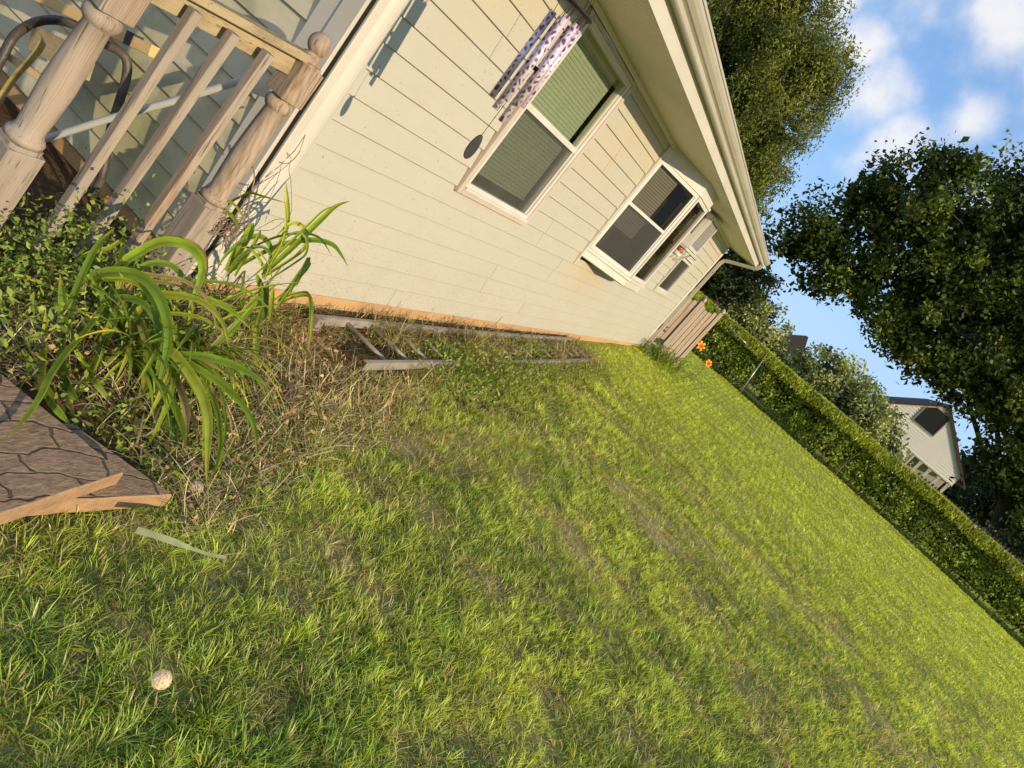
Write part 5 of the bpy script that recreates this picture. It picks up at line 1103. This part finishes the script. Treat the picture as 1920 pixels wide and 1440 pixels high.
    return blades(np.stack([x, y, ground(x, y) - 0.004], 1), L, wd * rng.uniform(0.55, 1.35, n), az, el, rng.uniform(0.0, 0.75, n) * 2 / segs, c * 0.55, c * np.where(dryb, 1.15, 1.32)[:, None], segs, face=az + math.pi / 2 + rng.normal(size=n) * 0.6)  # feet darkened and tips lightened, painting shade and sun into the blades
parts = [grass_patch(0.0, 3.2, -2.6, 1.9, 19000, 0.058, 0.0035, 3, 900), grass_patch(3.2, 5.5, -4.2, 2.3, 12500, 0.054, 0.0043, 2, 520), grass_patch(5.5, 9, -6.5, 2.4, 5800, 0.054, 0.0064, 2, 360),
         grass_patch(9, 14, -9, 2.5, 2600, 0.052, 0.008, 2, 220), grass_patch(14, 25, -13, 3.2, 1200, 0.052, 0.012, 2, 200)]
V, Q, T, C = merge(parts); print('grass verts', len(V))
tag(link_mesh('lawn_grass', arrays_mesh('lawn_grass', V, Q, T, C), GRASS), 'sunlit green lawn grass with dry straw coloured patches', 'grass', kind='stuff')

# ------------------------------------------------------------------ hedge
HEDGE_X0 = 23.7
HEDGE = foliage('hedge_leaf', rough=0.4, trans=0.38, spec=0.5, var=0.3, nscale=1.6)
def hedge_x(y): return HEDGE_X0 + 0.25 * (fbm(y * 0.5, y * 0 + 2, 2) - 0.5)
def build_hedge():
    hd = empty('hedge', (24.2, -4.0, -1.8), 'long clipped hedge with a flat sunlit top across the end of the lawn', 'hedge')
    n = 60000; y = rng.uniform(-17, 7.0, n); u = rng.random(n); gz = ground(np.full(n, 23.8), y); topz = -0.125 + 0.05 * (fbm(y * 1.2, y * 0 + 7, 3) - 0.5)
    h = topz - gz; f = rng.random(n) ** 0.85; z = gz + h * f
    bulge = 0.35 * (fbm(y * 1.1, z * 1.3, 3) - 0.5) + 0.18 * (fbm(y * 4, z * 4, 2) - 0.5)
    x = hedge_x(y) - bulge + 0.25 * smooth(0.25, 0.0, f) + np.abs(rng.normal(size=n)) * 0.16
    gap = np.exp(-((y - 0.55) / 0.5) ** 2) * smooth(0.42, 0.30, f); hole = (fbm(y * 2.2 + 30, z * 2.6, 3) > 0.60) & (rng.random(n) < 0.6)
    k = (rng.random(n) > gap) & ~hole; k &= rng.random(n) < 0.35 + 0.65 * smooth(0.0, 0.3, f)
    P = np.stack([x, y, z], 1)[k]; n1 = len(P)
    a = leafcloud(P, rng.uniform(0.06, 0.13, n1), rng.uniform(0.035, 0.075, n1), lerp_col((0.11, 0.17, 0.022), (0.46, 0.54, 0.08), rng.random(n1) ** 1.3))
    # inner mass so the hedge is not see-through
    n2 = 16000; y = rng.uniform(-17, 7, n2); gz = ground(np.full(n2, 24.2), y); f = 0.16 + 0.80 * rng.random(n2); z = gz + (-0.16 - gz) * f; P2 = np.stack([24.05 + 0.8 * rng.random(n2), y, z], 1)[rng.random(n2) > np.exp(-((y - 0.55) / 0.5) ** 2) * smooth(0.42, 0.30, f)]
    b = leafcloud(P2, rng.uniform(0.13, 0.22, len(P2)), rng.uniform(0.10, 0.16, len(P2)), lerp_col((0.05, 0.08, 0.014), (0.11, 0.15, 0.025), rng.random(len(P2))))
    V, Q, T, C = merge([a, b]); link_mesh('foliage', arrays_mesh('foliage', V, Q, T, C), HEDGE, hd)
    # upright shoots along top and shoulder, yellow-green to paint in the sunlit band
    n3 = 52000; y = rng.uniform(-17, 7, n3); q_ = rng.random(n3); top_ = q_ > 0.42; lump = 0.09 * (fbm(y * 0.9, y * 0 + 4, 3) - 0.5)
    a_ = rng.random(n3) * 1.45; x = np.where(top_, 23.72 + 1.1 * rng.random(n3), hedge_x(y) + 0.20 - 0.34 * np.cos(a_) + 0.10 * rng.normal(size=n3)) + 0.10 * (fbm(y * 1.3, y * 0, 2) - 0.5)
    z = np.where(top_, -0.225, -0.52 + 0.29 * np.sin(a_) + 0.03 * rng.normal(size=n3)) + lump + 0.06 * (fbm(y * 2.2, x * 2.2, 3) - 0.5) + 0.02 * rng.random(n3)
    t_ = rng.random(n3); sh = blades(np.stack([x, y, z], 1), rng.uniform(0.04, 0.13, n3), rng.uniform(0.018, 0.034, n3), rng.uniform(0, 6.28, n3), rng.uniform(0.7, 1.5, n3), rng.uniform(-0.1, 0.3, n3), lerp_col((0.20, 0.26, 0.03), (0.32, 0.37, 0.035), t_), lerp_col((0.42, 0.48, 0.045), (0.64, 0.66, 0.075), t_), 2)
    link_mesh('top_shoots', arrays_mesh('top_shoots', *sh), HEDGE, hd)
    m = MB()
    for k in range(70):
        yy = rng.uniform(-15, 6); p = np.array((24.0 + rng.normal() * 0.15, yy, float(ground(24, yy)))); q = p + np.array((rng.normal() * 0.15, rng.normal() * 0.3, rng.uniform(0.8, 1.35))); m.tube(cr([p, (p + q) / 2 + rng.normal(size=3) * 0.05, q], 6), [0.022, 0.02, 0.017, 0.014, 0.011, 0.008], 6)
    link = m.build('stems', mat('hedge_stem', (0.16, 0.12, 0.085), (0.10, 0.075, 0.055), 0.9, (9, 9, 9)), hd)
    tag(link, kind='stuff')
build_hedge()
STEEL = mat('galvanised_steel', (0.42, 0.43, 0.42), (0.34, 0.35, 0.34), 0.4, (8, 8, 8), metal=0.7)
for (a, b, lab) in (((1388, 735), (1430, 676), 'pale bare metal post leaning in the gap under the hedge'), ((1366, 612), (1400, 645), 'thin grey metal rod poking out of the hedge below its top')):
    A_, B_ = onx(*a, 23.35), onx(*b, 23.35); m = MB(); m.tube([A_, B_], 0.02 if 'post' in lab else 0.013, 8); m.lathe(B_ - (0, 0, 0.01), B_ + (0, 0, 1), [(0, 0.024), (0.02, 0.024), (0.03, 0.012)], 8); tag(m.build('metal_post', STEEL, base=A_), lab, 'post')

# ------------------------------------------------------------------ trees
BARK = mat('dark_bark', (0.075, 0.058, 0.045), (0.035, 0.028, 0.022), 0.95, (7, 7, 2), bump=0.8, bscale=25)
LEAF_D = foliage('maple_leaf', rough=0.5, trans=0.25, spec=0.25, var=0.3, nscale=0.8)
LEAF_O = foliage('olive_needle', rough=0.6, trans=0.25, spec=0.2, var=0.3, nscale=0.9)
LEAF_B = foliage('bush_leaf', rough=0.42, trans=0.28, spec=0.45, var=0.3, nscale=1.5)
def clump_points(blobs, nclump, per, spread, shell=0.55, hole=None, flat=0.75, gaps=0.0):
    out = []; ctr = []; shade = []
    vol = np.array([r[0] * r[1] * r[2] for _, r in blobs]) ** 0.8; pr = vol / vol.sum()
    for k in range(nclump):
        c, r = blobs[rng.choice(len(blobs), p=pr)]; d = rng.normal(size=3); d /= np.linalg.norm(d); rad = (shell + (1 - shell) * rng.random()) if rng.random() < 0.8 else rng.random() * shell
        p = np.array(c) + d * np.array(r) * rad
        if hole is not None and hole(p): continue
        if gaps > 0 and float(fbm(p[1] * 0.55 + p[0] * 0.3 + 40, p[2] * 0.75 + 11, 3)) < gaps: continue
        n = int(per * rng.uniform(0.5, 1.5)); s = spread * rng.uniform(0.6, 1.4)
        q = np.clip(rng.normal(size=(n, 3)), -1.75, 1.75) * s * np.array((1, 1, flat)); out.append(p + q); ctr.append(p); shade.append(np.full(n, rng.random()))
    clump_points.shade = np.concatenate(shade)
    return np.concatenate(out), np.array(ctr)
def limbs(m, base, top, r0, r1, targets, rl=0.10, bend=0.5):
    base = np.array(base, float); top = np.array(top, float); tr = cr([base, base * 0.6 + top * 0.4 + np.array((0.1, 0.15, 0)), top], 10); m.tube(tr, np.linspace(r0, r1, 10), 12)
    for T in targets:
        T = np.array(T, float); i = rng.integers(4, 10); p = tr[i]; mid = (p + T) / 2 + np.array((0, 0, 0.25 * bend * np.linalg.norm(T - p))) * rng.uniform(-0.2, 0.8) + rng.normal(size=3) * 0.2
        m.tube(cr([p, mid, T], 10), np.linspace(rl, 0.02, 10), 8)
        for s_ in range(3):
            b = cr([p, mid, T], 10)[rng.integers(4, 9)]; e = b + rng.normal(size=3) * np.array((0.35, 0.35, 0.3)) + (base * 0 + np.array((0, 0, 0.2))); m.tube(cr([b, (b + e) / 2 + rng.normal(size=3) * 0.1, e], 6), np.linspace(rl * 0.35, 0.012, 6), 5)
def tree(name, label, base, top, r0, blobs, nclump, per, spread, ls, cols, leafm, targets=12, group=None, hole=None, shell=0.55, axis=None, aw=0.0, narrow=0.5, rl=0.10, flat=0.75, core=0.16, twig=0.5, gaps=0.0, tmin=-99):
    t = empty(name, base, label, 'tree' if 'bush' not in name else 'bush', group)
    P, ctr = clump_points(blobs, nclump, per, spread, shell, hole, flat, gaps); n = len(P); tone = rng.random(n); shd = clump_points.shade
    # leaves of one clump share a tint; bright clumps paint in sunlit foliage
    lc = leafcloud(P, ls * rng.uniform(0.6, 1.35, n), ls * narrow * rng.uniform(0.6, 1.35, n), lerp_col(cols[0], cols[1], np.clip(0.35 * tone + 0.75 * shd ** 2 + 0.4 * fbm(P[:, 1] * 0.6 + P[:, 0], P[:, 2] * 0.6, 2) - 0.2, 0, 1)), axis=axis, axis_w=aw)
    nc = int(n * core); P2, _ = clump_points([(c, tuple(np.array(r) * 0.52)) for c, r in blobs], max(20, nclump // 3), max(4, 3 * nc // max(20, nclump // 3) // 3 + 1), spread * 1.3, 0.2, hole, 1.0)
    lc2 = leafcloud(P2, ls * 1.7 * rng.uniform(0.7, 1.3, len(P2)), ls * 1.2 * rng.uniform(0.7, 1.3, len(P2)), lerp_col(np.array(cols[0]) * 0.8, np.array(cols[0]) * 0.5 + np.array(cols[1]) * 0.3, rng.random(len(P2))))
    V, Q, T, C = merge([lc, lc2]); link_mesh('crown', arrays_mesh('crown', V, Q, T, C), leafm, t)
    tw = MB()
    for c_ in ctr[rng.random(len(ctr)) < twig]:
        if tmin > 0 and c_[2] < tmin and c_[1] > -7: continue
        hub = np.array((base[0] * 0.3 + top[0] * 0.7, base[1] * 0.3 + top[1] * 0.7, c_[2] - 0.5)); v = (hub - c_); v *= min(1.0, 1.1 / (np.linalg.norm(v) + 1e-6)); e_ = c_ - v * 0.12 + rng.normal(size=3) * 0.04
        tw.tube(np.array([c_ + v, c_ + v * 0.45 + rng.normal(size=3) * 0.12, c_, e_]), [0.022, 0.015, 0.009, 0.004], 4, False)
    if tw.v: tag(tw.build('twigs', BARK, t, recalc=False), kind='stuff')
    tc_ = ctr[ctr[:, 2] > tmin]; m = MB(); limbs(m, base, top, r0, r0 * 0.45, tc_[rng.choice(len(tc_), min(targets, len(tc_)), replace=False)], rl); m.build('trunk', BARK, t)
    return t
# tall feathery tree behind the house
def lt_hole(p): return False
tree('evergreen_tree', 'tall olive-green feathery evergreen rising behind the eaves of the house', (27.5, 7.6, -1.9), (27.5, 7.3, 8.5), 0.35,
     [((27.5, 8.9, 9.0), (2.4, 2.0, 2.0)), ((27.5, 7.3, 7.3), (2.7, 2.5, 1.8)), ((27.2, 6.8, 5.1), (2.6, 2.4, 1.9)), ((27.0, 6.5, 3.1), (2.4, 2.4, 1.3)), ((27.5, 10.6, 10.6), (2.4, 2.4, 2.6)), ((27.0, 7.4, 1.6), (2.2, 2.2, 1.6)), ((27.5, 9.8, 5.5), (2.4, 2.4, 4.0)), ((27.3, 6.3, 7.9), (1.3, 1.2, 1.0))],
     1200, 150, 0.26, 0.15, ((0.07, 0.095, 0.016), (0.25, 0.27, 0.05)), LEAF_O, 20, gaps=0.30, shell=0.7, axis=(0, -0.15, -1), aw=0.35, narrow=0.30, flat=1.2)
# big dark shade tree on the right
def rt_hole(p):
    x, y, z = p
    if -4.0 < y < -1.0 and z < 1.9: return True
    if -7.3 < y <= -4.0 and z < 3.15 - 0.75 * abs(y + 5.1): return True
    return abs(y + 8.4) < 0.45 and abs(z - 3.6) < 0.45
tree('shade_tree', 'huge dark shade tree spreading over the neighbouring house', (34.0, -11.2, -2.2), (33.6, -6.8, 6.5), 0.42,
     [((33, 0.2, 7.6), (2.6, 2.6, 2.6)), ((32.8, 2.6, 4.5), (1.6, 1.9, 1.2)), ((32.6, 1.0, 3.6), (1.4, 1.5, 0.9)), ((33, 2.0, 7.2), (1.8, 1.6, 1.6)), ((33, 2.4, 5.6), (1.9, 1.7, 1.6)), ((32.6, 3.6, 3.9), (1.4, 1.6, 0.9)), ((32.8, 1.9, 3.0), (1.3, 1.2, 0.7)), ((33.5, -2.6, 9.4), (3.4, 3.2, 2.6)), ((33.5, -2.2, 5.4), (3.4, 3.4, 2.6)), ((34, -5.6, 7.0), (3.4, 3.6, 3.2)), ((33, -5.2, 4.3), (2.4, 2.6, 1.6)), ((33, -8.6, 5.0), (2.6, 2.8, 2.2)), ((33.5, -6.5, 10.5), (3.4, 3.6, 2.6)), ((33, -11, 3.6), (2.6, 2.4, 2.0)), ((33.5, -9.6, 7.6), (3.0, 3.0, 2.6)), ((33.5, -12.5, 1.8), (2.0, 2.2, 1.4)), ((33.8, -10.2, 4.6), (2.2, 2.2, 1.6)), ((34, -10.0, 1.6), (1.4, 1.3, 1.0)), ((33.4, -3.0, 7.4), (2.6, 2.8, 2.2)), ((33, 0.6, 5.2), (2.0, 1.8, 1.8)), ((32.6, -8.6, 2.5), (1.2, 1.5, 0.9)), ((33, -3.2, 3.3), (1.6, 1.8, 1.0)), ((33, -6.0, 4.0), (1.6, 1.6, 1.0)), ((33, -7.9, 2.2), (1.3, 0.9, 1.3)), ((32.8, -1.4, 3.6), (1.5, 1.6, 1.1)), ((32.4, -10.4, 1.3), (1.3, 1.6, 1.2)), ((32.6, -10.0, 3.0), (1.4, 1.6, 1.2)), ((32.4, -12, 0.2), (1.2, 1.6, 1.0)), ((33, 1.2, 9.4), (1.5, 1.3, 1.0))],
     1500, 130, 0.34, 0.20, ((0.014, 0.030, 0.009), (0.19, 0.235, 0.03)), LEAF_D, 40, hole=rt_hole, shell=0.45, narrow=0.60, rl=0.13, gaps=0.39, core=0.08, tmin=5.5)
tree('shade_tree', 'dark forked tree at the right behind the picket fence', (38, -13.2, -2.4), (37.5, -11.4, 4.0), 0.36,
     [((37.5, -11.2, 2.6), (2.2, 2.6, 1.6)), ((37.5, -13.4, 4.6), (2.6, 2.8, 2.2)), ((37.5, -10.0, 0.6), (1.4, 1.4, 0.9)), ((37.5, -14.5, 1.6), (2.2, 2.2, 1.6)), ((38, -12.4, 0.2), (1.5, 1.9, 0.8))],
     230, 75, 0.34, 0.23, ((0.015, 0.030, 0.009), (0.06, 0.085, 0.018)), LEAF_D, 16, shell=0.4, narrow=0.6)
# rounded shrubs just behind the hedge
tree('bush', 'rounded light-tipped bush behind the hedge, nearer the house', (26.6, 1.75, -1.8), (26.6, 1.75, 0.4), 0.10,
     [((26.6, 1.8, 0.0), (1.1, 1.15, 1.15)), ((26.5, 1.2, -0.5), (1.1, 1.0, 1.0)), ((26.6, 2.4, -0.4), (1.0, 0.9, 1.1))], 150, 70, 0.16, 0.13, ((0.10, 0.14, 0.035), (0.58, 0.60, 0.22)), LEAF_B, 9, shell=0.75, narrow=0.5, rl=0.04)
tree('bush', 'broad glossy bush behind the hedge in front of the neighbouring house', (26.8, -2.1, -1.9), (26.8, -2.1, 0.4), 0.12,
     [((26.8, -1.0, 0.25), (1.3, 1.35, 1.1)), ((26.7, -2.4, 0.05), (1.3, 1.5, 1.15)), ((26.8, -3.4, -0.25), (1.2, 1.2, 1.0)), ((26.8, -0.4, -0.4), (1.2, 1.1, 1.0))], 260, 80, 0.17, 0.14, ((0.09, 0.14, 0.035), (0.60, 0.62, 0.22)), LEAF_B, 12, shell=0.78, narrow=0.5, rl=0.05)
tree('bush', 'dark bush in the shade between the slatted panels and the evergreen', (25.6, 4.2, -1.8), (25.6, 4.2, 0.6), 0.14,
     [((25.8, 4.4, 0.3), (1.4, 1.7, 1.4)), ((25.8, 3.5, 1.3), (1.2, 1.2, 1.0)), ((25.9, 5.4, 0.8), (1.4, 1.6, 1.8))], 170, 75, 0.22, 0.16, ((0.018, 0.032, 0.009), (0.05, 0.07, 0.016)), LEAF_D, 10, shell=0.6, narrow=0.55, rl=0.05)
for k, (X, Y_, h, lab) in enumerate(((62, -17, 5.5, 'distant dark tree beyond the picket fence at the far right'), (66, -24, 7.5, 'taller distant tree past the right edge of the neighbouring yard'), (70, -12.5, 4.0, 'distant tree low behind the neighbouring house'), (75, 9, 4.0, 'distant tree far behind the evergreen'))):
    tree('distant_tree', lab, (X, Y_, -2.1), (X, Y_, h * 0.5), 0.3, [((X, Y_, h * 0.45), (3.5, 4.2, h * 0.5)), ((X, Y_ - 1.5, h * 0.1), (3.2, 3.6, h * 0.35))], 130, 60, 0.55, 0.42, ((0.015, 0.03, 0.010), (0.045, 0.065, 0.018)), LEAF_D, 6, group='distant trees', narrow=0.6)

tree('bush', 'dark shrub in deep shade behind the picket fence at the right edge', (31, -10.8, -2.2), (31, -10.8, -0.6), 0.1,
     [((31, -10.4, -0.6), (1.0, 1.5, 1.0)), ((31.2, -12.4, -0.3), (1.2, 1.6, 1.2)), ((31, -9.2, -1.1), (0.8, 1.0, 0.7))], 130, 70, 0.2, 0.15, ((0.015, 0.028, 0.008), (0.05, 0.07, 0.015)), LEAF_D, 8, shell=0.5, narrow=0.55, rl=0.04)
# ------------------------------------------------------------------ neighbouring house
NX = 45.0
nh = empty('neighbour_house', (NX, -6.94, -2.0), 'pale gabled neighbouring house with brown roof edge and a porch, half hidden by a bush', 'house')
nh.rotation_euler.z = math.radians(0.5)
NSID = siding_mat('pale_vinyl_siding', base=(0.84, 0.81, 0.74), dirt=False); BROWN = mat('brown_fascia', (0.075, 0.038, 0.030), (0.055, 0.03, 0.024), 0.6, (3, 3, 3)); NROOF = mat('brown_shingles', (0.07, 0.055, 0.05), (0.045, 0.036, 0.033), 0.9, (9, 9, 9))
AY, AZ, SL = -7.02, 3.55, 0.80
gz_ = lambda y: AZ - abs(y - AY) * SL
m = MB(); z = -2.0; k = 0
while z < AZ - 0.05:
    z1 = min(z + 0.15, AZ - 0.02)
    yl = AY + min(2.95, (AZ - z1) / SL); yr = AY - min(2.95, (AZ - z1) / SL)
    if z > 0.55 or True:
        segs_ = [(yr, yl)] if z >= 0.48 else [(-7.55, yl)]
        for a, b in segs_:
            m.add([(NX, a, z1), (NX, b, z1), (NX - 0.034, b, z), (NX - 0.034, a, z), (NX, b, z), (NX, a, z)], [(0, 1, 2, 3), (3, 2, 4, 5)])
    z = z1
m.build('siding', NSID, nh, recalc=False)
m = MB(); m.box((NX + 0.01, AY - 2.95, 0.50), (NX + 0.16, AY + 2.95, 0.95)); m.prism([(AY - 2.95, 0.96), (AY + 2.95, 0.96), (AY, AZ - 0.08)], lambda p, t: (t, p[0], p[1]), NX + 0.01, NX + 0.16)
m.box((NX + 0.01, -7.55, -2.2), (NX + 0.16, AY + 2.95, 0.49)); m.box((NX + 1.6, AY - 2.95, -2.2), (NX + 1.75, -7.55, 0.49)); m.box((NX + 0.17, AY + 2.8, -2.2), (NX + 9, AY + 2.95, 1.0)); m.box((NX + 1.76, AY - 2.95, -2.2), (NX + 9, AY - 2.8, 1.0)); m.build('wall', mat('neighbour_wall', (0.42, 0.40, 0.35), None, 0.8), nh)
m = MB(); m.box((NX, -9.9, 0.455), (NX + 1.6, -7.56, 0.495)); m.build('porch_ceiling', mat('porch_ceiling_paint', (0.25, 0.24, 0.22), None, 0.8), nh)
m = MB()
for s_ in (-1, 1): m.prism([(AY, AZ + 0.12), (AY, AZ - 0.06), (AY + s_ * 3.5, AZ - 0.06 - 3.5 * SL), (AY + s_ * 3.5, AZ + 0.12 - 3.5 * SL)], lambda p, t: (t, p[0] + s_ * 0.0015, p[1]), NX - 0.12, NX - 0.09)
m.build('fascia', BROWN, nh)
m = MB()
for s_ in (-1, 1): m.prism([(AY + s_ * 0.002, AZ + 0.12), (AY + s_ * 0.002, AZ + 0.0), (AY + s_ * 3.5, AZ + 0.0 - 3.5 * SL), (AY + s_ * 3.5, AZ + 0.12 - 3.5 * SL)], lambda p, t: (t, p[0], p[1]), NX - 0.088, NX + 7.3)
m.build('roof', NROOF, nh)
m = MB()
for s_ in (-1, 1): m.prism([(AY + s_ * 0.1, AZ - 0.14), (AY + s_ * 0.1, AZ - 0.22), (AY + s_ * 2.96, AZ - 0.22 - 2.86 * SL), (AY + s_ * 2.96, AZ - 0.14 - 2.86 * SL)], lambda p, t: (t, p[0], p[1]), NX - 0.06, NX - 0.036)
m.box((NX - 0.06, -10.0, 0.485), (NX - 0.035, -7.55, 0.545)); m.box((NX - 0.062, -7.66, -2.0), (NX - 0.035, -7.56, 0.48)); m.build('trim', VINYL, nh)
wy, wz = onx(1747, 786, NX)[1:]
m = MB(); a, b, c, d = wy - 0.62, wy + 0.62, wz - 0.62, wz + 0.62
m.box((NX - 0.062, a - 0.06, c - 0.06), (NX - 0.036, a, d + 0.06)); m.box((NX - 0.062, b, c - 0.06), (NX - 0.036, b + 0.06, d + 0.06)); m.box((NX - 0.062, a, c - 0.06), (NX - 0.036, b, c)); m.box((NX - 0.062, a, d), (NX - 0.036, b, d + 0.06)); w_ = m.build('window', mat('grey_window_frame', (0.30, 0.28, 0.25), None, 0.5), nh)
m = MB(); m.box((NX - 0.042, a, c), (NX - 0.037, b, d)); m.build('pane', mat('dark_reflective_pane', (0.035, 0.038, 0.040), None, 0.12, spec=0.8), w_)
for yy in (-9.83, -9.25, -8.67, -8.1): m = MB(); m.box((NX - 0.02, yy - 0.075, -2.0), (NX + 0.12, yy + 0.075, 0.45)); m.box((NX - 0.04, yy - 0.10, 0.36), (NX + 0.14, yy + 0.10, 0.452)); m.build('porch_post', VINYL, nh)
# far-off roof between the bushes
fh = empty('distant_house', (62, 1.3, -2.0), 'small distant house with a dark gable and white wall between two bushes', 'house')
m = MB(); m.box((62, 0.35, -2.2), (68, 3.4, 0.35)); m.build('wall', mat('distant_white_wall', (0.70, 0.68, 0.64), None, 0.7), fh)
m = MB(); m.prism([(0.0, 0.40), (3.8, 0.40), (1.15, 2.35), (0.95, 2.35)], lambda p, t: (t, p[0], p[1]), 61.6, 68.4); m.build('roof', NROOF, fh)
# picket fence beyond the hedge, at the right
pf = empty('picket_fence', (29.0, -11, -2.0), 'dark old picket fence beyond the right end of the hedge', 'fence')
FENCE = mat('dark_fence_wood', (0.07, 0.06, 0.055), (0.045, 0.04, 0.036), 0.9, (6, 6, 2))
m = MB()
for z in (-1.35, -0.45): m.box((29.03, -17, z), (29.07, -5.4, z + 0.08))
m.build('rail', FENCE, pf)
for k in range(84):
    yy = -5.45 - k * 0.138; m = MB(); zt = -0.02 + 0.05 * rng.normal() * 0.4; m.prism([(yy - 0.045, -2.05), (yy + 0.045, -2.05), (yy + 0.045, zt - 0.06), (yy, zt), (yy - 0.045, zt - 0.06)], lambda p, t: (t, p[0], p[1]), 29.0, 29.02); m.build('picket', FENCE, pf)
